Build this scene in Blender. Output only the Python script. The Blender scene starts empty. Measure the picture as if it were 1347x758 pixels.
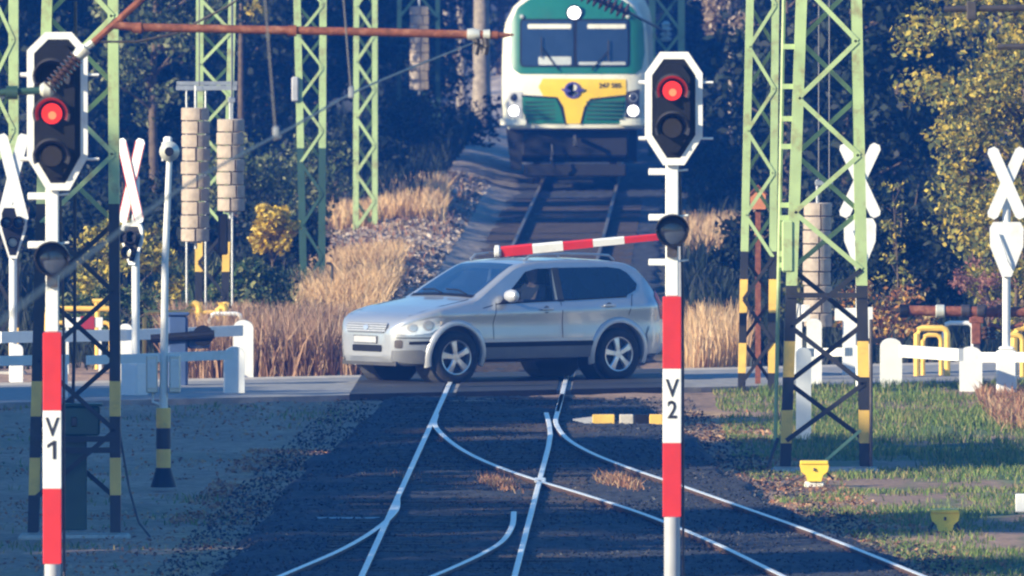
import bpy, bmesh, math, random
import numpy as np
from mathutils import Vector, Matrix
R = math.radians
PI = math.pi
C = bpy.context.scene.collection
SC = bpy.context.scene

# ------------------------------------------------------------------ camera, sky, sun, exposure
F = 25250.0            # focal length in photo pixels (a surveillance camera on a long zoom)
CAM_H = 7.66
PITCH = math.atan(647.0 / F)
SUN_EL, SUN_AZ = 21.0, 33.0      # degrees; azimuth: from the left, a little from the camera's side
cam_d = bpy.data.cameras.new('camera')
cam_d.sensor_width = 36.0
cam_d.lens = F / 1347.0 * 36.0
cam_d.clip_start = 5.0
cam_d.clip_end = 6000.0
cam = bpy.data.objects.new('camera', cam_d)
C.objects.link(cam)
cam.location = (0, 0, CAM_H)
cam.rotation_euler = (PI / 2 - PITCH, 0, 0)
SC.camera = cam
cam_d.dof.use_dof = True
cam_d.dof.focus_distance = 216.0
cam_d.dof.aperture_fstop = 10.5

w = bpy.data.worlds.new("World")
SC.world = w
w.use_nodes = True
nt = w.node_tree
nt.nodes.clear()
sky = nt.nodes.new('ShaderNodeTexSky')
sky.sky_type = 'NISHITA'
sky.sun_disc = False
sky.sun_elevation = R(SUN_EL)
sky.sun_rotation = R(270 - SUN_AZ)
sky.air_density = 1.4
sky.dust_density = 0.2
sky.ozone_density = 5.0
hs = nt.nodes.new('ShaderNodeHueSaturation')
hs.inputs['Saturation'].default_value = 1.25
hs.inputs['Hue'].default_value = 0.503
bg = nt.nodes.new('ShaderNodeBackground')
bg.inputs['Strength'].default_value = 0.115
wo = nt.nodes.new('ShaderNodeOutputWorld')
nt.links.new(sky.outputs[0], hs.inputs['Color'])
nt.links.new(hs.outputs[0], bg.inputs['Color'])
nt.links.new(bg.outputs[0], wo.inputs['Surface'])

sd = bpy.data.lights.new('sun', 'SUN')
sd.energy = 5.0
sd.angle = R(0.6)
sd.color = (1.0, 0.88, 0.62)
sun = bpy.data.objects.new('sun', sd)
C.objects.link(sun)
ce, se = math.cos(R(SUN_EL)), math.sin(R(SUN_EL))
SUN_DIR = Vector((-math.cos(R(SUN_AZ)) * ce, -math.sin(R(SUN_AZ)) * ce, se))
sun.rotation_euler = SUN_DIR.to_track_quat('Z', 'Y').to_euler()
SC.view_settings.view_transform = 'Standard'
SC.view_settings.look = 'None'
SC.view_settings.exposure = 0.9
SC.view_settings.gamma = 1.0
SC.view_settings.use_curve_mapping = False
SC.cycles.max_bounces = 6
SC.cycles.diffuse_bounces = 3
SC.cycles.glossy_bounces = 3
SC.cycles.transparent_max_bounces = 12
SC.cycles.volume_bounces = 1
SC.cycles.filter_width = 2.2
HAZE_DENSITY = 0.0005

# ------------------------------------------------------------------ pixel helpers (photo pixel -> real point on the ground)
def ray(x, y):
    a = (x - 673.5) / F
    b = (y - 379.0) / F
    cp, sp = math.cos(PITCH), math.sin(PITCH)
    return Vector((a, cp - b * sp, -sp - b * cp))
def G(x, y, z=0.0):
    d = ray(x, y)
    t = (z - CAM_H) / d.z
    return Vector((0, 0, CAM_H)) + d * t
def AT(x, y, Y):
    d = ray(x, y)
    return Vector((0, 0, CAM_H)) + d * (Y / d.y)
def S(y):
    return (y + 268.0) / CAM_H

# ------------------------------------------------------------------ materials
def ramp_mix(n, l, fac, c1, c2):
    m = n.new('ShaderNodeMix'); m.data_type = 'RGBA'
    l.new(fac, m.inputs['Factor'])
    for k, c in ((6, c1), (7, c2)):
        if hasattr(c, 'links'): l.new(c, m.inputs[k])
        else: m.inputs[k].default_value = (*c, 1)
    return m.outputs[2]
def pm(name, col, rough=0.6, metal=0.0, var=0.15, scale=4.0, bump=0.0, dirt=None, dirt_amt=0.35, dirt_scale=1.5, emit=None, estr=0, spec=0.5, coat=0.0, attr=None):
    m = bpy.data.materials.new(name)
    m.use_nodes = True
    n, l = m.node_tree.nodes, m.node_tree.links
    b = n['Principled BSDF']
    tc = n.new('ShaderNodeTexCoord')
    nz = n.new('ShaderNodeTexNoise'); nz.inputs['Scale'].default_value = scale; nz.inputs['Detail'].default_value = 6
    l.new(tc.outputs['Object'], nz.inputs['Vector'])
    if attr:
        at = n.new('ShaderNodeAttribute'); at.attribute_name = attr
        mm = n.new('ShaderNodeMix'); mm.data_type = 'RGBA'; mm.blend_type = 'MULTIPLY'; mm.inputs[0].default_value = 1
        l.new(at.outputs['Color'], mm.inputs[6])
        mr = n.new('ShaderNodeMapRange'); mr.inputs[1].default_value = 0.3; mr.inputs[2].default_value = 0.7
        mr.inputs[3].default_value = 1 - var; mr.inputs[4].default_value = 1 + var
        l.new(nz.outputs['Fac'], mr.inputs[0]); l.new(mr.outputs[0], mm.inputs[7])
        out = mm.outputs[2]
    else:
        mr = n.new('ShaderNodeMapRange'); mr.inputs[1].default_value = 0.3; mr.inputs[2].default_value = 0.7
        l.new(nz.outputs['Fac'], mr.inputs[0])
        c1 = tuple(max(0, c * (1 - var)) for c in col); c2 = tuple(min(1, c * (1 + var)) for c in col)
        out = ramp_mix(n, l, mr.outputs[0], c1, c2)
    if dirt:
        nd = n.new('ShaderNodeTexNoise'); nd.inputs['Scale'].default_value = dirt_scale; nd.inputs['Detail'].default_value = 8; nd.inputs['Roughness'].default_value = 0.7
        l.new(tc.outputs['Object'], nd.inputs['Vector'])
        md = n.new('ShaderNodeMapRange'); md.inputs[1].default_value = 0.52; md.inputs[2].default_value = 0.72; md.inputs[4].default_value = dirt_amt
        l.new(nd.outputs['Fac'], md.inputs[0])
        out = ramp_mix(n, l, md.outputs[0], out, dirt)
    l.new(out, b.inputs['Base Color'])
    b.inputs['Roughness'].default_value = rough
    b.inputs['Metallic'].default_value = metal
    b.inputs['Specular IOR Level'].default_value = spec
    b.inputs['Coat Weight'].default_value = coat
    if bump:
        bp = n.new('ShaderNodeBump'); bp.inputs['Strength'].default_value = bump; bp.inputs['Distance'].default_value = 0.02
        nb = n.new('ShaderNodeTexNoise'); nb.inputs['Scale'].default_value = scale * 6; nb.inputs['Detail'].default_value = 5
        l.new(tc.outputs['Object'], nb.inputs['Vector'])
        l.new(nb.outputs['Fac'], bp.inputs['Height']); l.new(bp.outputs[0], b.inputs['Normal'])
    if emit:
        b.inputs['Emission Color'].default_value = (*emit, 1); b.inputs['Emission Strength'].default_value = estr
    return m
def leafmat(name, cols, rough=0.6, trans=0.3):
    m = bpy.data.materials.new(name); m.use_nodes = True
    n, l = m.node_tree.nodes, m.node_tree.links
    b = n['Principled BSDF']
    g = n.new('ShaderNodeNewGeometry')
    cr = n.new('ShaderNodeValToRGB'); cr.color_ramp.interpolation = 'CONSTANT'
    e = cr.color_ramp.elements
    e[0].position = 0; e[0].color = (*cols[0], 1)
    e[1].position = 1.0 / len(cols); e[1].color = (*cols[1 % len(cols)], 1)
    for i in range(2, len(cols)):
        x = e.new(i / len(cols)); x.color = (*cols[i], 1)
    l.new(g.outputs['Random Per Island'], cr.inputs[0])
    l.new(cr.outputs[0], b.inputs['Base Color'])
    b.inputs['Roughness'].default_value = rough
    b.inputs['Specular IOR Level'].default_value = 0.3
    tr = n.new('ShaderNodeBsdfTranslucent'); l.new(cr.outputs[0], tr.inputs['Color'])
    mx = n.new('ShaderNodeMixShader'); mx.inputs[0].default_value = trans
    l.new(b.outputs[0], mx.inputs[1]); l.new(tr.outputs[0], mx.inputs[2])
    l.new(mx.outputs[0], n['Material Output'].inputs['Surface'])
    return m
def glassmat(name, tint, rough=0.03, clear=0.6):
    m = bpy.data.materials.new(name); m.use_nodes = True
    n, l = m.node_tree.nodes, m.node_tree.links
    b = n['Principled BSDF']
    tc = n.new('ShaderNodeTexCoord'); nz = n.new('ShaderNodeTexNoise'); nz.inputs['Scale'].default_value = 3
    l.new(tc.outputs['Object'], nz.inputs['Vector'])
    out = ramp_mix(n, l, nz.outputs['Fac'], tuple(c * .8 for c in tint), tint)
    l.new(out, b.inputs['Base Color'])
    b.inputs['Roughness'].default_value = rough
    b.inputs['Specular IOR Level'].default_value = 0.8
    tr = n.new('ShaderNodeBsdfTransparent'); tr.inputs['Color'].default_value = (.75, .85, .95, 1)
    mx = n.new('ShaderNodeMixShader'); mx.inputs[0].default_value = clear
    l.new(b.outputs[0], mx.inputs[1]); l.new(tr.outputs[0], mx.inputs[2])
    l.new(mx.outputs[0], n['Material Output'].inputs['Surface'])
    return m
M = {}
M['white'] = pm('white_paint', (.78, .78, .76), .5, var=.06, dirt=(.38, .33, .27), dirt_amt=.4, dirt_scale=4)
M['greypost'] = pm('grey_paint', (.42, .42, .44), .5, var=.08, dirt=(.2, .18, .15), dirt_amt=.3)
M['red'] = pm('red_paint', (.6, .025, .02), .45, var=.12, dirt=(.4, .05, .04), dirt_amt=.35)
M['black'] = pm('black_paint', (.018, .018, .02), .5, var=.2, dirt=(.07, .06, .05), dirt_amt=.5)
M['board'] = pm('black_board', (.009, .009, .011), .55, var=.2, spec=.25, dirt=(.03, .028, .025), dirt_amt=.4, dirt_scale=5)
M['hood'] = pm('hood_black', (.045, .045, .055), .3, var=.2)
M['railtop_shaded'] = pm('rail_running_surface_shaded', (.14, .12, .11), .6, .3, var=.2, scale=6)  # same rail tops, colour darkened to stand in for shade beyond the crossing
M['green'] = pm('mast_green', (.4, .52, .24), .5, var=.14, scale=3, dirt=(.22, .12, .05), dirt_amt=.75, dirt_scale=4.5)
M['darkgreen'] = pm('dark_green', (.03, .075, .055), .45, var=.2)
M['yellow'] = pm('mast_yellow', (.84, .53, .11), .5, var=.1, dirt=(.25, .18, .06), dirt_amt=.5, dirt_scale=5)
M['yellowbox'] = pm('yellow_box', (.92, .64, .06), .4, var=.08, dirt=(.3, .25, .06), dirt_amt=.4, dirt_scale=9)
M['concrete'] = pm('concrete', (.5, .46, .4), .9, var=.18, scale=12, bump=.3, dirt=(.2, .16, .12), dirt_amt=.6, dirt_scale=4)
M['weight'] = pm('weight_concrete', (.42, .34, .27), .85, var=.16, scale=14, bump=.3, dirt=(.28, .2, .13), dirt_amt=.55, dirt_scale=6)
M['rust'] = pm('rust', (.2, .06, .03), .8, var=.35, scale=18, bump=.3, dirt=(.38, .2, .12), dirt_amt=.6, dirt_scale=9)
M['steel'] = pm('galvanised', (.45, .46, .48), .4, .7, var=.15, scale=10)
M['darksteel'] = pm('dark_steel', (.07, .06, .06), .5, .4, var=.3, scale=12)
M['railtop'] = pm('rail_running_surface', (.85, .85, .85), .45, .35, var=.1, scale=6)
M['railside'] = pm('rail_rust', (.07, .035, .022), .85, var=.3, scale=10)
M['asphalt'] = pm('asphalt', (.27, .26, .25), .85, var=.25, scale=5, bump=.4, dirt=(.3, .27, .22), dirt_amt=.5, dirt_scale=.8)
M['paleroad'] = pm('pale_verge', (.5, .43, .35), .95, var=.25, scale=4, bump=.4, dirt=(.2, .14, .08), dirt_amt=.6, dirt_scale=1.3)
M['panel'] = pm('crossing_rubber', (.022, .022, .026), .7, var=.3, scale=6, bump=.2)
M['sleeper'] = pm('sleeper_wood', (.05, .036, .03), .9, var=.4, scale=7, bump=.5)
M['wood'] = pm('bark', (.12, .085, .06), .95, var=.35, scale=9, bump=.6)
M['palewood'] = pm('pale_bark', (.3, .25, .2), .95, var=.3, scale=9, bump=.5)
M['bluegrey'] = pm('blue_cabinet', (.05, .09, .2), .5, var=.15)
M['cablecol'] = pm('cable', (.12, .12, .13), .5, .3, var=.1)
M['porcelain'] = pm('porcelain', (.09, .05, .035), .2, var=.2, scale=5)
M['palecap'] = pm('metal_cap', (.62, .62, .55), .4, .3, var=.1)
M['orange'] = pm('orange_board', (.55, .2, .09), .6, var=.25, scale=8)
M['lens_red'] = pm('red_lamp_lit', (.8, .02, .01), .2, emit=(1, .03, .015), estr=.75)
M['lens_core'] = pm('lamp_core_lit', (.9, .2, .05), .2, emit=(1, .14, .05), estr=1.5)
M['lens_dark'] = pm('dark_lens', (.03, .03, .04), .08, spec=.9)
M['lens_blue'] = pm('grey_lens', (.06, .075, .11), .15, spec=.8)
M['lampwhite'] = pm('headlamp_lit', (.9, .9, .85), .2, emit=(1, .95, .85), estr=3.0)
M['letter'] = pm('black_lettering', (.015, .015, .018), .6)

# ------------------------------------------------------------------ mesh helpers
class MB:
    def __init__(s): s.v = []; s.f = []; s.mi = []
    def add(s, vs, fs, mi=0):
        b = len(s.v); s.v += [tuple(v) for v in vs]
        s.f += [tuple(b + i for i in f) for f in fs]; s.mi += [mi] * len(fs)
    def box(s, x0, x1, y0, y1, z0, z1, mi=0, bev=0.0):
        if bev > 0:
            b = bev; prof = []
            xs = (x0, x1); 
            ring = [(x0 + b, y0), (x1 - b, y0), (x1, y0 + b), (x1, y1 - b), (x1 - b, y1), (x0 + b, y1), (x0, y1 - b), (x0, y0 + b)]
            cx, cy = (x0 + x1) / 2, (y0 + y1) / 2
            def sc(p, q): return (cx + (p[0] - cx) * (1 - q / max(1e-6, (x1 - x0) / 2)), cy + (p[1] - cy) * (1 - q / max(1e-6, (y1 - y0) / 2)))
            rs = []
            for z, q in ((z0, b), (z0 + b, 0), (z1 - b, 0), (z1, b)):
                rs.append([(*sc(p, q), z) for p in ring])
            s.loft(rs, mi)
            return
        vs = [(x, y, z) for x in (x0, x1) for y in (y0, y1) for z in (z0, z1)]
        s.add(vs, [(0, 1, 3, 2), (4, 6, 7, 5), (0, 4, 5, 1), (2, 3, 7, 6), (0, 2, 6, 4), (1, 5, 7, 3)], mi)
    def loft(s, rings, mi=0, caps=True, closed=True):
        n = len(rings[0]); b = len(s.v)
        for r in rings: s.v += [tuple(p) for p in r]
        for i in range(len(rings) - 1):
            for j in range(n if closed else n - 1):
                k = (j + 1) % n
                s.f.append((b + i * n + j, b + i * n + k, b + (i + 1) * n + k, b + (i + 1) * n + j)); s.mi.append(mi)
        if caps and closed:
            s.f.append(tuple(b + j for j in reversed(range(n)))); s.mi.append(mi)
            q = b + (len(rings) - 1) * n
            s.f.append(tuple(q + j for j in range(n))); s.mi.append(mi)
    def tube(s, pts, r, mi=0, seg=8, rs=None):
        pts = [Vector(p) for p in pts]; rings = []
        for i, p in enumerate(pts):
            d = (pts[min(i + 1, len(pts) - 1)] - pts[max(i - 1, 0)]).normalized()
            ref = Vector((0, 0, 1)) if abs(d.z) < .9 else Vector((1, 0, 0))
            a = d.cross(ref).normalized(); b2 = d.cross(a).normalized()
            rr = rs[i] if rs else r
            rings.append([p + (a * math.cos(2 * PI * k / seg) + b2 * math.sin(2 * PI * k / seg)) * rr for k in range(seg)])
        s.loft(rings, mi)
    def bar(s, p, q, wd, th, mi=0):    # flat bar, wide in the x-z plane, thin along y
        p, q = Vector(p), Vector(q); d = (q - p).normalized()
        nrm = Vector((0, 1, 0))
        a = d.cross(nrm)
        if a.length < 1e-3: a = Vector((1, 0, 0))
        a.normalize(); b2 = d.cross(a).normalized()
        rr = [a * wd / 2 + b2 * th / 2, -a * wd / 2 + b2 * th / 2, -a * wd / 2 - b2 * th / 2, a * wd / 2 - b2 * th / 2]
        s.loft([[p + o for o in rr], [q + o for o in rr]], mi)
    def prism(s, poly, y0, y1, mi=0):   # polygon in x-z, extruded along y
        s.loft([[(x, y0, z) for x, z in poly], [(x, y1, z) for x, z in poly]], mi)
    def prismz(s, poly, z0, z1, mi=0):
        s.loft([[(x, y, z0) for x, y in poly], [(x, y, z1) for x, y in poly]], mi)
    def lathe(s, prof, o=(0, 0, 0), ax='z', seg=20, mi=0, caps=True):
        o = Vector(o); rings = []
        for r, h in prof:
            ring = []
            for k in range(seg):
                a = 2 * PI * k / seg; c_, s_ = r * math.cos(a), r * math.sin(a)
                ring.append(o + (Vector((c_, s_, h)) if ax == 'z' else Vector((c_, h, s_)) if ax == 'y' else Vector((h, c_, s_))))
            rings.append(ring)
        s.loft(rings, mi, caps=caps)
    def build(s, name, mats, parent=None, loc=None, smooth=False, angle=35):
        me = bpy.data.meshes.new(name)
        me.from_pydata(s.v, [], s.f)
        if not isinstance(mats, (list, tuple)): mats = [mats]
        for m in mats: me.materials.append(m if not isinstance(m, str) else M[m])
        if len(mats) > 1: me.polygons.foreach_set('material_index', s.mi)
        bm = bmesh.new(); bm.from_mesh(me); bmesh.ops.recalc_face_normals(bm, faces=bm.faces); bm.to_mesh(me); bm.free()
        if smooth:
            me.polygons.foreach_set('use_smooth', [True] * len(me.polygons))
            me.set_sharp_from_angle(angle=R(angle))
        o = bpy.data.objects.new(name, me); C.objects.link(o)
        if parent: o.parent = parent
        if loc is not None: o.location = loc
        return o
def tag(o, label=None, cat=None, group=None, kind=None):
    if label: o['label'] = label
    if cat: o['category'] = cat
    if group: o['group'] = group
    if kind: o['kind'] = kind
    return o
def thing(name, label, cat, loc=(0, 0, 0), rz=0.0, group=None):
    o = bpy.data.objects.new(name, None); C.objects.link(o)
    o.location = loc; o.rotation_euler = (0, 0, rz); o.empty_display_size = .3
    return tag(o, label, cat, group)
def npmesh(name, V, Fc, mats, parent=None, cols=None, smooth=False):
    me = bpy.data.meshes.new(name); k = Fc.shape[1]
    me.vertices.add(len(V)); me.vertices.foreach_set('co', np.ascontiguousarray(V, dtype=np.float32).ravel())
    me.loops.add(Fc.size); me.loops.foreach_set('vertex_index', Fc.astype(np.int32).ravel())
    me.polygons.add(len(Fc)); me.polygons.foreach_set('loop_start', np.arange(0, Fc.size, k, dtype=np.int32))
    me.polygons.foreach_set('loop_total', np.full(len(Fc), k, dtype=np.int32))
    if smooth: me.polygons.foreach_set('use_smooth', np.ones(len(Fc), dtype=bool))
    me.update(calc_edges=True)
    for m in (mats if isinstance(mats, (list, tuple)) else [mats]): me.materials.append(M[m] if isinstance(m, str) else m)
    if cols is not None:
        a = me.color_attributes.new('Col', 'FLOAT_COLOR', 'POINT')
        cc = np.ones((len(V), 4), dtype=np.float32); cc[:, :3] = cols
        a.data.foreach_set('color', cc.ravel())
    o = bpy.data.objects.new(name, me); C.objects.link(o)
    if parent: o.parent = parent
    return o
def textmesh(txt, size, mat, parent, loc, rot=(PI / 2, 0, 0), name='lettering', depth=.002, sx=1.0):
    cu = bpy.data.curves.new('txt', 'FONT'); cu.body = txt; cu.size = size; cu.extrude = depth; cu.align_x = 'CENTER'; cu.align_y = 'CENTER'
    cu.offset = size * .012
    to = bpy.data.objects.new('t', cu); C.objects.link(to)
    dg = bpy.context.evaluated_depsgraph_get()
    me = bpy.data.meshes.new_from_object(to.evaluated_get(dg))
    bpy.data.objects.remove(to)
    me.materials.clear(); me.materials.append(M[mat])
    o = bpy.data.objects.new(name, me); C.objects.link(o); o.parent = parent; o.location = loc; o.rotation_euler = rot; o.scale = (sx, 1, 1)
    return o
def patch(name, poly, fn, mat, parent, step=.08, off=.004, thick=0.0):
    bm = bmesh.new()
    vs = [bm.verts.new((u, 0, v)) for u, v in poly]; bm.faces.new(vs)
    us = [p[0] for p in poly]; ws = [p[1] for p in poly]
    for ax, lo, hi in ((0, min(us), max(us)), (2, min(ws), max(ws))):
        n = int((hi - lo) / step)
        for i in range(1, n + 1):
            co = [0, 0, 0]; co[ax] = lo + (hi - lo) * i / (n + 1); no = [0, 0, 0]; no[ax] = 1
            bmesh.ops.bisect_plane(bm, geom=bm.verts[:] + bm.edges[:] + bm.faces[:], plane_co=co, plane_no=no)
    for v in bm.verts: v.co = fn(v.co.x, v.co.z, off)
    for f in bm.faces: f.smooth = True
    me = bpy.data.meshes.new(name); bm.to_mesh(me); bm.free()
    me.materials.append(M[mat] if isinstance(mat, str) else mat)
    o = bpy.data.objects.new(name, me); C.objects.link(o); o.parent = parent
    return o
def rpoly(x0, x1, z0, z1, r, n=4):
    p = []
    for cx, cz, a0 in ((x1 - r, z0 + r, -90), (x1 - r, z1 - r, 0), (x0 + r, z1 - r, 90), (x0 + r, z0 + r, 180)):
        for k in range(n + 1):
            a = R(a0 + 90 * k / n); p.append((cx + r * math.cos(a), cz + r * math.sin(a)))
    return p
def vnoise(x, y, sc, seed):
    x = np.asarray(x) / sc; y = np.asarray(y) / sc
    xi = np.floor(x).astype(np.int64); yi = np.floor(y).astype(np.int64); fx = x - xi; fy = y - yi
    fx = fx * fx * (3 - 2 * fx); fy = fy * fy * (3 - 2 * fy)
    def h(a, b):
        n = (a * 374761393 + b * 668265263 + seed * 974634777) & 0xffffffff
        n = ((n ^ (n >> 13)) * 1274126177) & 0xffffffff
        return ((n ^ (n >> 16)) & 0xffff) / 65535.0
    return (h(xi, yi) * (1 - fx) + h(xi + 1, yi) * fx) * (1 - fy) + (h(xi, yi + 1) * (1 - fx) + h(xi + 1, yi + 1) * fx) * fy
def fbm(x, y, sc, seed, o=4):
    t = 0; a = .5
    for i in range(o):
        t = t + a * vnoise(x, y, sc / 2 ** i, seed + i); a *= .5
    return t / (1 - .5 ** o)
def sstep(a, b, x): 
    t = np.clip((x - a) / (b - a), 0, 1); return t * t * (3 - 2 * t)

# ------------------------------------------------------------------ the ground
ROAD_K = math.tan(R(36.0))
def road_near(X): return 248.0 + X * ROAD_K           # near edge of the road
ROAD_W = 7.4                                          # measured along y
def track_x(Y):                                       # centre line of the straight track
    return 2.94 * Y / 250.0 * 0 + (Y * 0.01075 - 2.785)
def ctr(Y): 
    # the two straight rails, read at y=630 and y=758 of the photograph
    return 0.5 * (G(538, 630).x + G(706, 630).x) + (Y - G(600, 630).y) * 0.010752
BL = [G(505, 514), G(462, 545), G(400, 600), G(335, 665), G(250, 758), G(120, 900)]
BR = [G(850, 512), G(900, 555), G(1010, 640), G(1110, 690), G(1290, 758), G(1560, 860)]
def edge(pts, Y):
    ys = np.array([p.y for p in pts][::-1]); xs = np.array([p.x for p in pts][::-1])
    return np.interp(Y, ys, xs)
def ground_z(X, Y):
    z = -0.16 + 0.07 * (fbm(X, Y, 3.0, 5) - .5) + 0.05 * (fbm(X, Y, .5, 9, 3) - .5)
    # low gravel bank left of the far track
    c = ctr(Y)
    bank = np.exp(-((X - (c - 2.6)) / 1.0) ** 2) * .35 * sstep(268, 285, Y)
    z = z + bank + .25 * sstep(2.5, 6, np.abs(X - c)) * sstep(275, 300, Y)
    rd = Y - road_near(X)
    inside = sstep(-.35, .1, rd) * (1 - sstep(ROAD_W + 1.6, ROAD_W + 3.0, rd))
    z = z + .10 * sstep(-9, -1.5, rd) * (1 - sstep(-1.5, 0, rd)) * (np.abs(rd) < 20)
    z = z + sstep(262, 270, Y) * .05 * (vnoise(X, Y * .4, .13, 91) - .5)
    return z * (1 - inside) + inside * -.16
def nonuni(lo, hi, st, far):
    c = np.arange(lo, hi + 1e-6, st); t = []; d = st; x = hi
    while x < far: d *= 1.35; x += d; t.append(x)
    t2 = []; d = st; x = lo
    while x > -far: d *= 1.35; x -= d; t2.append(x)
    return np.concatenate([np.array(t2[::-1]), c, np.array(t)])
gx = nonuni(-9, 9, .1, 1000)
gy = np.concatenate([[-40, 0, 40, 80, 120, 140], np.arange(150, 300, .25), np.arange(300, 400, .35), np.arange(400, 420, .8), np.arange(420, 760, 4), [800, 900, 1100, 1500]])
XX, YY = np.meshgrid(gx, gy)
ZZ = ground_z(XX, YY)
nx, ny = len(gx), len(gy)
Vg = np.stack([XX.ravel(), YY.ravel(), ZZ.ravel()], 1)
ii = (np.arange(ny - 1)[:, None] * nx + np.arange(nx - 1)[None, :]).ravel()
Fg = np.stack([ii, ii + 1, ii + 1 + nx, ii + nx], 1)
Xf, Yf = Vg[:, 0], Vg[:, 1]
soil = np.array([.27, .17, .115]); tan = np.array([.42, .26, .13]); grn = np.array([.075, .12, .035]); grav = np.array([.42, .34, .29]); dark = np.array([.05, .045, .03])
n1 = fbm(Xf, Yf * .35, 1.2, 21)[:, None]; n2 = fbm(Xf, Yf * .3, .6, 33)[:, None]; n3 = fbm(Xf, Yf, .25, 41, 2)[:, None]
col = soil[None, :] * (0.7 + .7 * n2) * (1 + .3 * (Xf < -1)[:, None])
rightside = sstep(2.8, 4.2, Xf)[:, None] * (1 - sstep(262, 268, Yf))[:, None]
mask = sstep(.4, .6, n1) * rightside
col = col * (1 - mask) + grn * (.7 + .7 * n3) * mask
leftside = (1 - sstep(-3.0, -2.2, Xf))[:, None] * (1 - sstep(262, 268, Yf))[:, None]
mask = sstep(.5, .7, n1) * leftside * .3
col = col * (1 - mask) + grn * .9 * mask
# strips of fallen leaves and dry grass at the ballast's edge
eR = edge(BR, Yf); lfm = np.exp(-((Xf - eR - .55) / .45) ** 2)[:, None] * sstep(.35, .55, n2) * (1 - sstep(244, 247, Yf))[:, None]
eL = edge(BL, Yf); lfm2 = np.exp(-((Xf - eL + .35) / .35) ** 2)[:, None] * sstep(.45, .6, n2) * (1 - sstep(244, 247, Yf))[:, None]
lf = np.clip(lfm + lfm2, 0, 1)
col = col * (1 - lf) + tan * (.6 + .7 * n3) * lf
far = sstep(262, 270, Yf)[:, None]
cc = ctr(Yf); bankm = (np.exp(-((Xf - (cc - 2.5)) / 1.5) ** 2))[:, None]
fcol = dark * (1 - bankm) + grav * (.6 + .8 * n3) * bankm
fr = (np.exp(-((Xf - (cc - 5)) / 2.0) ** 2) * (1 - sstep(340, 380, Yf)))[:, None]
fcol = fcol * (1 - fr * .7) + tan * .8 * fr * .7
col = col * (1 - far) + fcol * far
M['ground'] = pm('ground_soil', (.1, .1, .1), .95, var=.35, scale=9, bump=.5, attr='Col')
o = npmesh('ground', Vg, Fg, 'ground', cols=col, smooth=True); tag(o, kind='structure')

# ballast
def ballast(name, ys, left, right, nu, amp, zt):
    U = np.linspace(0, 1, nu); YYb, UU = np.meshgrid(ys, U, indexing='ij')
    L = left(YYb) + .45 * (fbm(YYb * 0, YYb, 2.6, 51, 4) - .5); Rr = right(YYb) + .45 * (fbm(YYb * 0, YYb, 2.6, 52, 4) - .5); X = L + (Rr - L) * UU
    sh = sstep(0, .05, UU) * (1 - sstep(.95, 1, UU))
    z = -.22 + sh * (.22 + zt) + sh * amp * (fbm(X, YYb, .09, 3, 2) - .5) * 2 + sh * .05 * (fbm(X, YYb, 1.1, 8, 2) - .5)
    V = np.stack([X.ravel(), YYb.ravel(), z.ravel()], 1)
    a, b = YYb.shape
    i0 = (np.arange(a - 1)[:, None] * b + np.arange(b - 1)[None, :]).ravel()
    Fc = np.stack([i0, i0 + 1, i0 + 1 + b, i0 + b], 1)
    nn = fbm(X.ravel(), YYb.ravel(), .8, 77)[:, None]; n4 = vnoise(X.ravel(), YYb.ravel(), .06, 17)[:, None]
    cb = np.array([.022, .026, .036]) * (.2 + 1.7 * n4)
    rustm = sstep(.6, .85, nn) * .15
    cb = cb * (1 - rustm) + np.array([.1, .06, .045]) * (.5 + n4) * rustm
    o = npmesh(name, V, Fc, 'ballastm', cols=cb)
    return tag(o, kind='structure')
M['ballastm'] = pm('ballast_stone', (.1, .1, .1), .9, var=.3, scale=14, bump=.3, attr='Col')
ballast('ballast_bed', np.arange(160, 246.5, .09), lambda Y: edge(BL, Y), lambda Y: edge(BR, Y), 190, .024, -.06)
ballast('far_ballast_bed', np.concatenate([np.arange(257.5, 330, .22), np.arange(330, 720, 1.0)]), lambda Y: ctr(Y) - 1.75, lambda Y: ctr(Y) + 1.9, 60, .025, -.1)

# road, verge, crossing
ur = Vector((math.cos(R(36)), math.sin(R(36)), 0)); vr = Vector((-math.sin(R(36)), math.cos(R(36)), 0))
def road_strip(name, d0, d1, z, mat, zb=-.3, L=45):
    o0 = Vector((0, 248.0, 0))
    k = math.cos(R(36)); mb = MB(); n = 120; ring = []
    rnd = random.Random(4)
    rows = []
    for i in range(n + 1):
        t = -L + 2 * L * i / n
        j0 = (rnd.random() - .5) * .12; j1 = (rnd.random() - .5) * .12
        p = [o0 + ur * t + vr * (d0 * k + j0) + Vector((0, 0, zb)), o0 + ur * t + vr * (d0 * k + j0) + Vector((0, 0, z)),
             o0 + ur * t + vr * ((d0 + d1) / 2 * k) + Vector((0, 0, z + .004)),
             o0 + ur * t + vr * (d1 * k + j1) + Vector((0, 0, z)), o0 + ur * t + vr * (d1 * k + j1) + Vector((0, 0, zb))]
        rows.append(p)
    mb.loft(rows, 0, caps=False, closed=False)
    return tag(mb.build(name, mat), kind='structure')
road_strip('road', 0, ROAD_W, -.03, 'asphalt')
road_strip('verge', ROAD_W + .01, ROAD_W + 1.9, -.055, 'paleroad')
mb = MB()
for xa, xb in ((-2.0, -.83), (-.64, .64), (.83, 2.0)):
    c0 = Vector((ctr(250), 248.0 + ctr(250) * ROAD_K, 0)); rx = Vector((1, 0, 0)); ry = Vector((0.01075, 1, 0))
    for k in range(6):
        y0 = -.35 + k * 1.36; y1 = y0 + 1.345
        q = [c0 + rx * xx + ry * (yy + xx * ROAD_K) for xx, yy in ((xa, y0), (xb, y0), (xb, y1), (xa, y1))]
        mb.loft([[p + Vector((0, 0, -.2)) for p in q], [p + Vector((0, 0, -.008)) for p in q]], 0)
tag(mb.build('crossing_surface', 'panel'), kind='structure')

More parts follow.
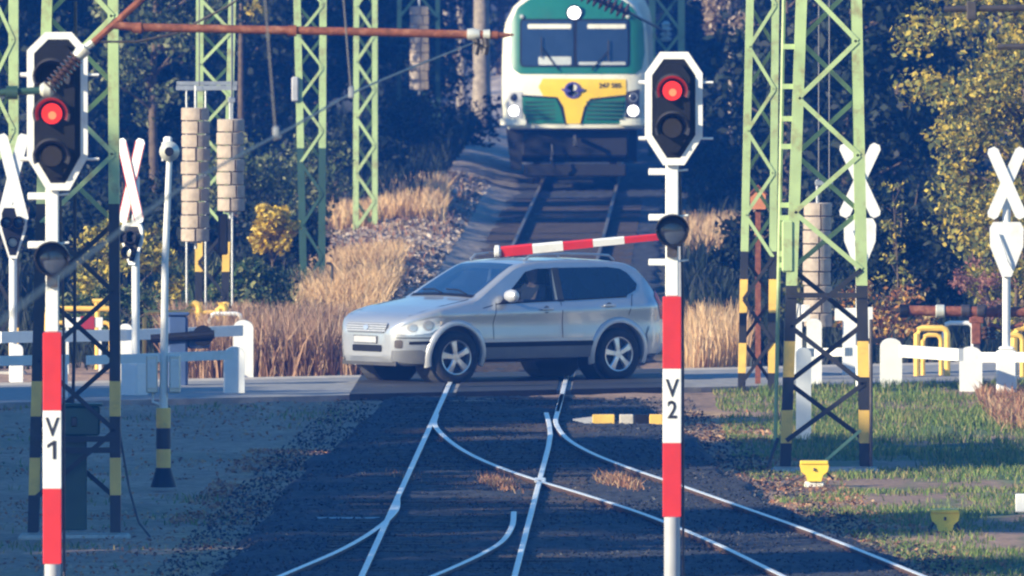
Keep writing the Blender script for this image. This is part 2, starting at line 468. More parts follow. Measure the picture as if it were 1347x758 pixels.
# ------------------------------------------------------------------ tracks
def crom(pts, n=10):
    P = [pts[0] * 2 - pts[1]] + pts + [pts[-1] * 2 - pts[-2]]; out = []
    for i in range(1, len(P) - 2):
        for k in range(n):
            t = k / n; a, b, c, d = P[i - 1], P[i], P[i + 1], P[i + 2]
            out.append(.5 * ((2 * b) + (-a + c) * t + (2 * a - 5 * b + 4 * c - d) * t * t + (-a + 3 * b - 3 * c + d) * t ** 3))
    out.append(pts[-1]); return out
def smooth_pts(pts, it=3):
    for _ in range(it):
        pts = [pts[0]] + [(pts[i - 1] + pts[i] * 2 + pts[i + 1]) / 4 for i in range(1, len(pts) - 1)] + [pts[-1]]
    return pts
def rail(parent, pts, name='rail', dz=0.0, w0=.062):
    mb = MB(); h = w0 / 2
    prof = [(-.07, -.15), (.07, -.15), (.07, -.135), (.012, -.12), (.012, -.045), (h, -.035), (h, -.006), (h - .008, 0), (-h + .008, 0), (-h, -.006), (-h, -.035), (-.012, -.045), (-.012, -.12), (-.07, -.135)]
    rings = []
    for i, p in enumerate(pts):
        d = (pts[min(i + 1, len(pts) - 1)] - pts[max(i - 1, 0)]); d.z = 0; d.normalize(); s = Vector((d.y, -d.x, 0))
        rings.append([p + s * u + Vector((0, 0, v + dz)) for u, v in prof])
    n = len(prof); b = 0
    mb.loft(rings, 0)
    k = 0
    for i in range(len(rings) - 1):
        for j in range(n):
            if j in (6, 7, 8): mb.mi[k] = 1
            k += 1
    return mb.build(name, ['railside', 'railtop'], parent)
HG = .7175
def xl(Y): return ctr(Y) - HG - .035
def xr(Y): return ctr(Y) + HG + .035
tr = thing('railway_track', 'straight main track running under the silver car towards the train', 'railway track', (0, 0, 0))
rail(tr, [Vector((xl(Y), Y, 0)) for Y in np.linspace(150, 256, 20)])
rail(tr, [Vector((xr(Y), Y, 0)) for Y in np.linspace(239, 256, 5)])
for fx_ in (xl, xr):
    o = rail(tr, [Vector((fx_(Y), Y, 0)) for Y in np.linspace(256.02, 720, 50)]); o.data.materials[1] = M['railtop_shaded']
# right rail towards the camera starts as an open switch blade
pts = [Vector((xr(237) - .12 , 238.5, 0)), Vector((xr(234) - .06, 234.5, 0)), Vector((xr(230) - .01, 230.5, 0))] + [Vector((xr(Y), Y, 0)) for Y in np.linspace(226, 150, 12)]
rail(tr, pts, 'switch_rail', dz=.002, w0=.06)
mb0 = MB(); mb0.box(-1.3, 1.3, -.13, .13, -.2, -.052, bev=.012)
sl = mb0.build('sleeper', 'sleeper', tr)
rnd = random.Random(2)
for i in range(100):
    Y = 186.5 + i * .6
    s2 = sl if i == 0 else sl.copy()
    if i: C.objects.link(s2); s2.parent = tr
    s2.location = (ctr(Y) + (rnd.random() - .5) * .06, Y, (rnd.random() - .5) * .012)
mb = MB()
for i in range(180):
    Y = 259 + i * .62
    mb.box(ctr(Y) - 1.3, ctr(Y) + 1.3, Y - .13, Y + .13, -.2, -.085)
o = mb.build('sleepers', 'sleeper', tr); o['kind'] = 'stuff'
def ext(p):   # carry the last direction on towards the camera
    d = (p[-1] - p[-2]); d = d / max(1e-6, abs(d.y))
    return p + [p[-1] + d * 8, p[-1] + d * 22]
t2 = thing('diverging_track', 'curved track branching to the right from the switch in front of the car', 'railway track', (0, 0, 0))
outer = [Vector((xr(Y), Y, 0)) for Y in (246, 243)] + [G(733, 552)] + [G(*p) for p in ((757, 583), (800, 605), (870, 629), (950, 655), (1050, 690), (1150, 730), (1215, 758))]
outer = [Vector((xr(Y), Y, 0)) for Y in (246.0, 242.5, 239.0)] + [Vector((.54, 234.5, 0)), Vector((.66, 229, 0)), Vector((.93, 224, 0)), Vector((1.34, 219, 0)), Vector((1.87, 213.5, 0)), Vector((2.48, 207, 0)), Vector((3.08, 200.5, 0)), Vector((3.58, 194.5, 0)), Vector((4.03, 188.8, 0))]
rail(t2, crom(ext(outer), 8))
inner = [Vector((xl(238) + .01, 238, 0)), Vector((xl(234) + .05, 234, 0)), Vector((-.80, 229.5, 0)), Vector((-.55, 224.5, 0)), Vector((-.2, 219.8, 0)), Vector((.28, 215, 0)), Vector((.79, 210.6, 0)), Vector((1.43, 204.6, 0)), Vector((2.08, 196.9, 0)), Vector((2.66, 188.6, 0))]
rail(t2, crom(ext(inner), 8), 'switch_rail', dz=.002, w0=.065)
t3 = thing('turnout_track', 'curved track branching to the left at the bottom of the view', 'railway track', (0, 0, 0))
lo_ = [Vector((xl(210) - .005, 210, 0)), Vector((-1.25, 205.8, 0)), Vector((-1.42, 200.8, 0)), Vector((-1.74, 195.2, 0)), Vector((-2.27, 188.7, 0))]
rail(t3, crom(ext(lo_), 8), dz=.001)
li_ = [Vector((.02, 205.5, 0)), Vector((-.0, 201.5, 0)), Vector((-.1, 197.5, 0)), Vector((-.3, 194.2, 0)), Vector((-.56, 191, 0)), Vector((-.86, 187.7, 0))]
rail(t3, crom(ext(li_), 8), 'switch_rail', dz=.001, w0=.06)
# fishplate / crossing nose plates
mb = MB(); p = Vector((.28, 215.3, 0)); mb.box(p.x - .03, p.x + .10, p.y - .5, p.y + .3, -.03, .004, bev=.01); mb.build('frog', 'railtop', t2)
# switch rod lying across near the left turnout
p0, p1 = G(415, 682, -.05), G(500, 682, -.05)
mb = MB(); mb.tube([p0, p1], .014)
tag(mb.build('point_rod', 'steel'), 'thin pale metal rod lying across the ballast left of the track', 'rod')

# ------------------------------------------------------------------ light signals V1 and V2
def signal(px, s, label, text, lenses, board, yb, ys, brk, hood_y, post_px, group='red light signals beside the track'):
    """px: post centre pixel; s: photo pixels per metre at the signal; the ys are photo rows of its bands"""
    ybase = -268 + CAM_H * s
    b = G(px, ybase)
    t = thing('light_signal', label, 'signal', b, 0, group)
    Z = lambda y: (ybase - y) / s
    X = lambda x: (x - px) / s
    hw = 12.3 / s; uw = 8.6 / s
    mb = MB(); mb.box(-.22, .22, -.22, .22, -.3, .06, bev=.03); mb.build('foundation', 'concrete', t)
    mb = MB()
    mb.lathe([(hw * .86, .0), (hw * .86, Z(ys[3]))]); mb.build('lower_post', 'greypost', t, smooth=True)
    mb = MB()
    for i in range(3):
        z1, z0 = Z(ys[i]), Z(ys[i + 1])
        mb.box(-hw, hw, -.03, .0, z0, z1, mi=0 if i != 1 else 1, bev=.006)
    for i in range(3):
        z1, z0 = Z(ys[i]), Z(ys[i + 1])
        mb.box(-hw * .9, hw * .9, .001, .12, z0 + .001, z1 - .001, mi=0 if i != 1 else 1, bev=.006)
    mb.build('striped_plate', ['red', 'white'], t)
    mb = MB(); mb.box(-uw, uw, .0, .12, Z(ys[0]) + .0005, Z(board[2]) + .02, bev=.01); mb.build('upper_post', 'white', t)
    # name
    ty = ys[1] + (ys[2] - ys[1]) * (.27 if text[1] == '2' else .22)
    ty2 = ys[1] + (ys[2] - ys[1]) * (.56 if text[1] == '2' else .5)
    textmesh(text[0], .235, 'letter', t, (0, -.034, Z(ty)), sx=.82, name='letter')
    if text[1] == '1':
        mb = MB(); zc = Z(ty2); mb.prism([(.004, zc - .082), (.032, zc - .082), (.032, zc + .082), (.01, zc + .082), (-.045, zc + .045), (-.045, zc + .018), (.004, zc + .048)], -.036, -.0305); mb.build('numeral', 'letter', t)
    else: textmesh(text[1], .235, 'letter', t, (.0, -.034, Z(ty2)), sx=.82, name='numeral')
    # backing board: octagonal, white rim round a black field
    x0, x1 = X(board[0]), X(board[1]); y0, y1, y2, y3 = board[3:7]
    ix = board[7]; 
    outp = [(X(ix[0]), Z(y0)), (X(ix[1]), Z(y0)), (x1, Z(y1)), (x1, Z(y2)), (X(ix[3]), Z(y3)), (X(ix[2]), Z(y3)), (x0, Z(y2)), (x0, Z(y1))]
    cx = sum(p[0] for p in outp) / 8; cz = (outp[0][1] + outp[4][1]) / 2
    bw = 9.5 / s
    def inset(poly, d):
        n = len(poly); out = []
        for i in range(n):
            p0, p1, p2 = Vector(poly[i - 1]), Vector(poly[i]), Vector(poly[(i + 1) % n])
            e1 = (p1 - p0).normalized(); e2 = (p2 - p1).normalized()
            n1 = Vector((e1.y, -e1.x)); n2 = Vector((e2.y, -e2.x))
            m = (n1 + n2); m = m / m.length; k = d / max(.3, m.dot(n1))
            out.append((p1.x + m.x * k, p1.y + m.y * k))
        return out
    inn = inset(outp, bw)
    mb = MB()
    for i in range(8):
        j = (i + 1) % 8
        quad = [outp[i], outp[j], inn[j], inn[i]]
        mb.prism(quad, -.06, -.035, 0)
    mb.build('rim', 'white', t)
    mb = MB(); mb.prism(inset(outp, bw - .004), -.052, -.03); mb.build('backboard', 'board', t)
    mb = MB(); mb.prism(inset(outp, bw + .05), -.11, -.053); mb.build('lamp_housing', 'board', t)
    for (ly, lit) in lenses:
        z = Z(ly); r = .092
        if lit is not None:
            mb = MB(); mb.lathe([(r, -.125), (r, -.108)], (0, 0, z), 'y', 24); le = mb.build('lens', 'lens_red' if lit else 'lens_dark', t, smooth=True)
            if lit:
                mb = MB(); mb.lathe([(.028, -.135), (.036, -.126)], (.004, 0, z - .016), 'y', 20); mb.build('lens_core', 'lens_core', le, smooth=True)
        # hood: an open half tube over the lens, longer on top
        mb = MB(); rings = []
        n = 18
        for (rad, front) in ((r + .028, 0), (r + .075, 1), (r + .055, 1), (r + .018, 0)):
            ring = []
            for k in range(n + 1):
                a = R(-25 + 230 * k / n); L = .16 + .15 * max(0, math.sin(a))
                ring.append((rad * math.cos(a), -.112 - (L if front else 0), z + rad * math.sin(a)))
            rings.append(ring)
        mb.loft(rings, 0, caps=False, closed=False); mb.build('hood', 'hood', t, smooth=True)
    # lower round call-on lamp with its hood
    z = Z(hood_y); r = .155
    mb = MB(); mb.lathe([(r, .02), (r, -.16), (r - .02, -.16), (r - .02, -.10), (.001, -.10)], (0, -.04, z), 'y', 28)
    hl = mb.build('call_on_lamp', 'board', t, smooth=True)
    mb = MB(); mb.lathe([(r - .025, -.105), (r - .05, -.118), (.001, -.125)], (0, -.04, z), 'y', 24); mb.build('lens', 'lens_blue', hl, smooth=True)
    mb = MB(); rings = []
    for (rad, front) in ((r + .006, 0), (r + .006, 1), (r - .006, 1), (r - .006, 0)):
        rings.append([(rad * math.cos(R(-5 + 190 * k / 18)), -.19 - (.17 * max(0.1, math.sin(R(-5 + 190 * k / 18))) if front else 0), z + rad * math.sin(R(-5 + 190 * k / 18))) for k in range(19)])
    mb.loft(rings, 0, caps=False, closed=False); mb.build('hood', 'hood', hl, smooth=True)
    mb = MB()
    mb.box(-.05, .05, -.05, 0, z - .25, z - .1); mb.build('lamp_bracket', 'darksteel', t)
    for by in brk:
        mb = MB(); z = Z(by); mb.box(-uw - .16, -uw - .002, .02, .09, z - .032, z + .032, bev=.006); mb.build('step_bracket', 'white', t)
        mb = MB(); mb.tube([(uw, .05, z + .01), (uw + .09, .05, z + .02)], .01); mb.build('peg', 'white', t)
    for by in (board[3] + (board[6] - board[3]) * .27, board[5] + 2):
        mb = MB(); mb.tube([(x0 - .06, -.03, Z(by)), (x0 + .01, -.03, Z(by))], .02); mb.build('mounting_lug', 'white', t)
        mb = MB(); mb.tube([(x1 - .01, -.03, Z(by)), (x1 + .1, -.03, Z(by))], .012); mb.build('mounting_lug', 'white', t)
    # cable down the back of the post
    mb = MB(); mb.tube([(hw + .02, .16, 0), (hw + .015, .16, Z(ys[0])), (uw + .01, .14, Z(board[2]) - .05)], .012); mb.build('cable', 'darksteel', t)
    return t
signal(69, 148.0, 'left signal, taller board, red lamp lit, post striped and marked V 1', 'V1',
       [(100, None), (149, True), (205, False)], (36, 116, 240, 42, 66, 207, 250, (60, 95, 62, 92)), 240, [437, 540, 643, 742], [258, 322], 340, 17)
signal(884, 139.0, 'right signal, shorter board, red lamp lit, post striped and marked V 2', 'V2',
       [(119, True), (168, False)], (848, 924, 210, 68, 96, 180, 217, (868, 905, 872, 900)), 210, [390, 485, 583, 680], [226, 286, 345], 303, 17)

# ------------------------------------------------------------------ lattice masts
MAST_GROUP = 'lattice masts carrying the overhead line'
def mast(label, yb, xb, x0, legw, bands, panel, ztop=8.6, depth=.34, brace=.045, green_from=None, phase=0.0, horiz=(), lattice_from=.15, sbase=None, group=MAST_GROUP):
    """xb: the two legs' outer pixel columns at the foot (row yb); x0: the same at row 0."""
    s = S(yb); xc = (xb[0] + xb[1]) / 2; b = G(xc, yb, -.1)
    t = thing('lattice_mast', label, 'mast', b, 0, group)
    def XL(z, k):      # outer edge of leg k at height z
        y = yb - z * s
        f = (yb - y) / yb
        return ((xb[k] + (x0[k] - xb[k]) * f) - xc) / s
    lw = legw / s
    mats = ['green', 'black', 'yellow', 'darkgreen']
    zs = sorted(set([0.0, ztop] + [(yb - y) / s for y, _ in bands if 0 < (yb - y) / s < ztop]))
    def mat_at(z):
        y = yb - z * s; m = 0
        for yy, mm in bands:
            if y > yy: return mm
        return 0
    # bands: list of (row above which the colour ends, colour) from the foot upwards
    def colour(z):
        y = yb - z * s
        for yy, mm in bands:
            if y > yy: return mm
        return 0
    for k in (0, 1):
        sgn = 1 if k == 0 else -1
        mb = MB()
        for i in range(len(zs) - 1):
            z0, z1 = zs[i], zs[i + 1] - .0008; c = colour((z0 + z1) / 2)
            n = 1
            rings = []
            for z in (z0, z1):
                o = XL(z, k); th = .012
                # U channel opening inwards: web outside, flanges front and back
                a, bb = o, o + sgn * lw
                ring = [(a, -depth / 2, z), (bb, -depth / 2, z), (bb, -depth / 2 + th, z), (a + sgn * th, -depth / 2 + th, z), (a + sgn * th, depth / 2 - th, z), (bb, depth / 2 - th, z), (bb, depth / 2, z), (a, depth / 2, z)]
                rings.append(ring)
            mb.loft(rings, c)
        mb.build('leg', mats, t)
    ph = panel / s
    for fi, (yy, sg) in enumerate(((-depth / 2 - .008, 0), (depth / 2 + .008, 1))):
        mb = MB(); z = lattice_from + phase; i = sg
        while z < ztop - ph:
            z1 = z + ph
            a = XL(z, 0) + lw * .5; a1 = XL(z1, 0) + lw * .5; c0 = XL(z, 1) - lw * .5; c1 = XL(z1, 1) - lw * .5
            zz = (z + z1) / 2; c = colour(zz); c = 0 if c == 0 else (3 if c == 3 else 1)
            if i % 2 == 0: mb.bar((a, yy, z), (c1, yy, z1), brace, .008, c)
            else: mb.bar((c0, yy, z), (a1, yy, z1), brace, .008, c)
            z = z1; i += 1
        mb.build('bracing', mats, t)
    for y in horiz:
        z = (yb - y) / s; c = colour(z); c = 0 if c == 0 else 1
        mb = MB(); mb.box(XL(z, 0), XL(z, 1), -depth / 2 - .02, -depth / 2 - .012, z - .03, z + .03, mi=c); mb.build('crosspiece', mats, t)
    mb = MB(); w2 = (XL(0, 1) - XL(0, 0)) / 2 + .1
    mb.box(-w2, w2, -depth / 2 - .15, depth / 2 + .15, -.3, -.02, bev=.03); mb.build('foundation', 'concrete', t)
    t['_s'] = s
    return t
G_, K_, Y_, SHADE_ = 0, 1, 2, 3  # the dark green band is shade painted onto the lower legs
m1 = mast('nearest left mast with black and yellow feet around a dark green control box', 700, (36, 160), (55, 157), 14, [(650, K_), (600, Y_), (545, K_), (498, Y_), (262, K_)], 92, horiz=(590, 575), lattice_from=.35, depth=.4, brace=.05, ztop=7.5)
s1 = 126.4
mb = MB(); mb.box(-.27, .27, -.16, .12, 1.02, 1.33, bev=.02); mb.box(-.3, .3, -.18, .14, 1.331, 1.36, bev=.01)
o = mb.build('control_box', 'darkgreen', m1)
mb = MB(); mb.box(-.03, .03, -.19, -.165, 1.12, 1.22, bev=.008); mb.build('lock', 'darksteel', o)
mb = MB(); mb.box(-.13, .13, -.06, .08, .02, 1.02, bev=.01); mb.build('box_stand', 'darkgreen', m1)
mb = MB(); mb.tube([(-.02, .1, 1.36), (0, .12, 2.0), (.01, .12, 5.6)], .018); mb.build('cable', 'darksteel', m1)
mb = MB(); mb.tube([(.42, .1, 1.45), (.5, .05, .9), (.58, 0, .45), (.68, -.05, .1), (.8, -.1, -.05)], .012); mb.build('guy_cable', 'darksteel', m1)
# second mast beside it at the left border
m0 = mast('mast cut by the left edge of the view behind a warning cross', 486, (-22, 25), (-16, 25), 13, [(470, K_), (430, Y_), (232, K_)], 60, depth=.34, brace=.05, lattice_from=.2, ztop=6.5)
m3 = mast('mast rising between the two stacks of concrete weights', 446, (256, 300), (258, 311), 10, [(425, K_), (397, Y_), (356, K_), (316, Y_), (285, K_)], 44, depth=.3, ztop=7.5)
m4 = mast('mast with a small grey box near its top, right of the weights', 392, (395, 428), (386, 430), 9.5, [(192, SHADE_)], 42, depth=.28, ztop=7)
m5 = mast('slender pale green mast standing in dry grass', 312, (464, 497), (465, 497), 7.5, [], 37, depth=.26, ztop=7, brace=.055)
m6 = mast('distant mast in the shade of the wood, left of the train', 216, (521, 580), (522, 579), 6, [(40, SHADE_)], 62, depth=.25, ztop=7, brace=.06)
m7 = mast('narrow mast with yellow bands, left of the pair on the right', 519, (970, 1020), (981, 1025), 10, [(490, K_), (450, Y_), (410, K_), (365, Y_), (328, K_)], 56, depth=.3, ztop=7.5)
m8 = mast('widest mast with yellow bands, right side, above the yellow box', 613, (1025, 1146), (1046, 1134), 14.5, [(582, K_), (538, Y_), (494, K_), (446, Y_), (372, K_)], 76, depth=.4, brace=.055, ztop=7.5, lattice_from=.3, horiz=(385,))
m10 = mast('far mast right of the train, half hidden by signal V 2', 205, (852, 901), (853, 901), 9, [(80, SHADE_)], 52, depth=.3, ztop=7, brace=.06)
# ladder rail fixed to the wide mast
mb = MB(); s8 = 115.0
xw = lambda x: (x - (1025 + 1146) / 2) / s8
mb.tube([(xw(1019), -.1, .3), (xw(1034), -.1, 7.3)], .026, seg=6)
o = mb.build('guide_rail', 'green', m8)
for yy in (54, 107, 150, 187, 265, 282, 330, 345):
    z = (613 - yy) / s8; xx = xw(1019) + (xw(1034) - xw(1019)) * (z - .3) / 7.0
    mb = MB(); mb.box(xx, xw(1026) + (xw(1046) - xw(1026)) * z / 5.33 , -.125, -.09, z - .03, z + .03); mb.build('rung', 'green', m8)
mb = MB(); mb.box(xw(1027), xw(1043), -.22, -.1, 2.25, 2.85, bev=.02); mb.build('cable_box', 'green', m8)
mb = MB(); mb.tube([(xw(1008), -.5, 0), (xw(1022), -.15, .32)], .02); mb.build('stay', 'darksteel', m8)
mb = MB(); mb.tube([(xw(1146), -.24, .0), (xw(1146), -.24, 1.7)], .02); mb.build('conduit', 'darksteel', m8)
# diagonal green stay from the right leg down to the yellow box
mb = MB(); mb.bar((xw(1132), -.26, .42), (xw(1072), -.5, -.02), .035, .02); mb.build('diagonal_stay', 'green', m8)
mb = MB(); s4 = S(392)
mb.box((388 - 411) / s4 - .06, (388 - 411) / s4 + .05, -.2, -.02, (392 - 130) / s4, (392 - 97) / s4, bev=.02); mb.build('switch_box', 'greypost', m4)

# ------------------------------------------------------------------ tension weights
def weights(label, px, ytop, ybot, wpx, s, n, wires, group='stacks of concrete tension weights', lean=0.0):
    yb = -268 + CAM_H * s; b = G(px, yb)
    t = thing('tension_weight', label, 'tension weight', b, 0, group)
    z0 = (yb - ybot) / s; z1 = (yb - ytop) / s; h = (z1 - z0) / n; r = wpx / 2 / s
    rnd = random.Random(int(px))
    for i in range(n):
        a0 = R(-90 + rnd.uniform(-8, 8) + (16 if i % 2 else 5)); sw = .06
        poly = []
        for k in range(25):
            a = a0 + sw + (2 * PI - 2 * sw) * k / 24; poly.append((r * math.cos(a), r * math.sin(a)))
        poly += [(.07 * math.cos(a0 - .2), .07 * math.sin(a0 - .2)), (.07 * math.cos(a0 + .2), .07 * math.sin(a0 + .2))]
        mb = MB(); dx = rnd.uniform(-.012, .012) + lean * i; dy = rnd.uniform(-.012, .012); zz = z0 + i * h
        rb = .012; rings = []
        for z, q in ((zz + .004, .93), (zz + rb, 1), (zz + h - rb - .006, 1), (zz + h - .008, .93)):
            rings.append([(x * q + dx, y * q + dy, z) for x, y in poly])
        mb.loft(rings); mb.build('weight_disc', 'weight', t, smooth=True, angle=30)
    mb = MB(); mb.tube([(0, 0, z0 - .1), (lean * n, 0, z1 + .3)], .022); mb.box(-.08, .08, -.08, .08, z0 - .02, z0 + .002); mb.build('hanger_rod', 'steel', t)
    for dx in wires:
        mb = MB(); mb.tube([(dx, 0, z1 + .25), (dx, 0, 7.2)], .011, seg=6); mb.build('suspension_wire', 'cablecol', t)
    if wires: 
        mb = MB(); mb.box(min(wires) - .05, max(wires) + .05, -.03, .03, z1 + .22, z1 + .29, bev=.01); mb.build('yoke', 'steel', t)
    return t
weights('left and taller stack of pale concrete weights on the mast', 257.5, 141, 318, 37, 95.0, 10, (.05,))
weights('right and shorter stack of pale concrete weights on the mast', 303, 156, 278, 36, 95.2, 7, (.02,))
weights('big stack of tan concrete weights behind the wide right mast', 1075, 266, 430, 37, 99.0, 9, (.02, .16))
weights('distant stack of weights hanging in the shaded wood', 551, 8, 118, 25, 66.0, 9, (.0,))
# weight guide frames
t = thing('guide_frame', 'thin grey bracket and guide tubes around the two weight stacks', 'bracket', G(272, 456.0), 0)
mb = MB(); s_ = 94.6; yb = 456.0
mb.box((232 - 272) / s_, (312 - 272) / s_, -.26, -.22, (yb - 118) / s_, (yb - 112) / s_); mb.build('bracket', 'steel', t)
mb = MB(); mb.box((232 - 272) / s_, (312 - 272) / s_, .22, .26, (yb - 112) / s_, (yb - 107) / s_)
mb.build('bracket', 'steel', t)
for x_ in (246, 271, 306): 
    mb = MB(); mb.tube([((x_ - 272) / s_, -.23, 0), ((x_ - 272) / s_, -.23, (yb - 112) / s_)] if x_ != 306 else [((x_ - 272) / s_, -.24, .4), ((x_ - 272) / s_, -.24, 7.0)], .017, seg=6); mb.build('guide_tube', 'steel', t)
mb = MB(); mb.box((287 - 272) / s_, (300 - 272) / s_, -.12, .05, (yb - 335) / s_, (yb - 281) / s_, bev=.02); mb.build('winch_housing', 'board', t)

# ------------------------------------------------------------------ crossing warning crosses
def crossbuck(label, px, yb, ytop, ybx, ysh0, ysh1, shw, yaw, half, front, group='white warning crosses at the level crossing', pole_top=None, block=None, lean=0.0, red=True):
    s = S(yb); b = G(px, yb, -.1); Z = lambda y: (yb - y) / s
    t = thing('warning_cross', label, 'warning cross', b, R(yaw), group)
    mb = MB(); top = Z(pole_top if pole_top is not None else (ytop + ybx) / 2 - 5)
    mb.tube([(0, .06, 0), (lean, .06, top)], .052, seg=12); mb.build('post', 'white', t, smooth=True)
    if block:
        mb = MB(); z1 = Z(block); mb.box(-.13, .13, -.1, .17, 0, z1 - .05, bev=.02); mb.box(-.1, .1, -.07, .14, z1 - .0495, z1, bev=.02); mb.build('post_base', 'white', t)
    zt, zb = Z(ytop), Z(ybx); 
    for sg in (-1, 1):
        mb = MB(); a = Vector((-half * sg, -.02 - .014 * (sg + 1), zt)); c = Vector((half * sg, -.02 - .014 * (sg + 1), zb)); d = (c - a).normalized()
        nrm = Vector((d.z, 0, -d.x)) * .075
        poly = [a + nrm * .55 + d * -.0, a + nrm + d * .05, c + nrm - d * .05, c + nrm * .55, c - nrm * .55, c - nrm - d * .05, a - nrm + d * .05, a - nrm * .55]
        mb.prism([(p.x, p.z) for p in poly], a.y, a.y - .012)
        ar = mb.build('cross_arm', 'white', t)
        if front and red:
            mb = MB()
            for q in (1, -1):
                e = nrm * q; mb.prism([((a + e * .99 + d * .05).x, (a + e * .99 + d * .05).z), ((c + e * .99 - d * .05).x, (c + e * .99 - d * .05).z), ((c + e * .86 - d * .05).x, (c + e * .86 - d * .05).z), ((a + e * .86 + d * .05).x, (a + e * .86 + d * .05).z)], a.y - .0125, a.y - .016)
            mb.build('red_edge', 'red', ar)
    # lamp board below: wide top, pointed foot
    z0, z1 = Z(ysh1), Z(ysh0); hw = shw / 2; hh = z1 - z0
    def sh(q): 
        cz = (z0 + z1) / 2
        pp = [(-hw * .8, z1), (hw * .8, z1), (hw, z1 - .08), (hw * .97, z1 - hh * .45), (hw * .28, z0), (-hw * .28, z0), (-hw * .97, z1 - hh * .45), (-hw, z1 - .08)]
        return [(x * (1 - q / hw), cz + (z - cz) * (1 - q / (hh / 2))) for x, z in pp]
    mb = MB(); mb.prism(sh(0), -.03, .0); bd = mb.build('lamp_board', 'white', t)
    if front:
        mb = MB(); mb.prism(sh(.045), -.034, -.0305); mb.build('black_field', 'board', bd)
        for (lx, lz) in ((-hw * .42, z1 - hh * .33), (hw * .42, z1 - hh * .33), (0, z0 + hh * .3)):
            mb = MB(); mb.lathe([(.075, -.035), (.085, -.16), (.078, -.16), (.07, -.06), (.001, -.055)], (lx, 0, lz), 'y', 16); l_ = mb.build('lamp', 'board', bd, smooth=True)
            mb = MB(); mb.lathe([(.06, -.07), (.001, -.085)], (lx, 0, lz), 'y', 16); mb.build('lens', 'lens_dark' if lz > z0 + hh * .4 else 'palecap', l_, smooth=True)
    else:
        mb = MB(); mb.box(-.03, .03, .0, .05, z0 + .05, z1 - .05); mb.tube([(-hw * .5, -.06, z1 - .15), (0, -.08, z0 + .22), (hw * .3, -.05, z0 + .1)], .015); mb.build('stiffener', 'white', bd)
        for lx in (-hw * .45, hw * .45):
            mb = MB(); mb.lathe([(.07, .0), (.09, .12), (.05, .16)], (lx, 0, z1 - hh * .33), 'y', 14); mb.build('lamp_back', 'board', bd, smooth=True)
    return t
crossbuck('warning cross at the left edge in front of the cut off mast', 17, 502, 172, 290, 266, 338, .38, 0, .15, True, red=False)
crossbuck('narrow warning cross with pink edges between signal V 1 and the weights', 175, 527, 178, 290, 290, 346, .34, -34, .15, True, block=470)
crossbuck('rear side of a warning cross behind the wide right mast', 1131, 520, 185, 282, 284, 352, .42, 0, .22, False)
crossbuck('rear side of a warning cross in front of the yellow tree', 1324, 525, 190, 284, 289, 362, .44, 0, .2, False, block=455)

# ------------------------------------------------------------------ pole with bell, cabinets and striped foot
b = G(215, 641, -.12); s = 118.7; Z = lambda y: (641 - y) / s
t = thing('bell_pole', 'slim white pole with a bell on top, two grey boxes and a striped foot', 'pole', b)
mb = MB(); mb.tube([(0, 0, .8), (.02, 0, Z(340)), (.07, 0, Z(200))], .04, seg=12, rs=[.048, .04, .034]); mb.build('post', 'white', t, smooth=True)
mb = MB(); mb.lathe([(.15, 0), (.14, .03), (.09, .2), (.085, .22)], seg=16); mb.build('base_cone', 'board', t, smooth=True)
mb = MB()
for (ya, yb_, mi) in ((535, 562, 0), (562, 590, 1), (590, 617, 0)):
    mb.lathe([(.078, Z(yb_) + .001), (.082, Z(yb_) + .01), (.082, Z(ya) - .01), (.078, Z(ya))], seg=16, mi=mi)
mb.build('striped_collar', ['yellow', 'black'], t)
for sg in (-1, 1):
    mb = MB(); mb.box(sg * .13 - .065, sg * .13 + .065, -.09, .09, Z(515), Z(464), bev=.015); bx = mb.build('relay_box', 'palecap', t)
    mb = MB(); mb.box(sg * .13 - .05, sg * .13 + .05, -.1, -.091, Z(508), Z(470), bev=.004); mb.build('box_door', 'white', bx)
mb = MB(); mb.tube([(-.12, 0, Z(515)), (-.12, 0, Z(527)), (-.04, 0, Z(530))], .016); mb.build('conduit', 'white', t)
mb = MB(); mb.lathe([(.11, -.02), (.115, -.06), (.07, -.12), (.05, -.16), (.001, -.16)], (.07, 0, Z(192)), 'y', 20); be = mb.build('bell', 'palecap', t, smooth=True)
mb = MB(); mb.lathe([(.052, -.161), (.045, -.175), (.001, -.175)], (.07, 0, Z(192)), 'y', 16); mb.build('bell_centre', 'board', be, smooth=True)
mb = MB(); mb.box(.0, .1, -.03, .06, Z(190), Z(172), bev=.02); mb.box(-.02, .0, -.02, .04, Z(205), Z(180)); mb.build('bell_bracket', 'white', t)

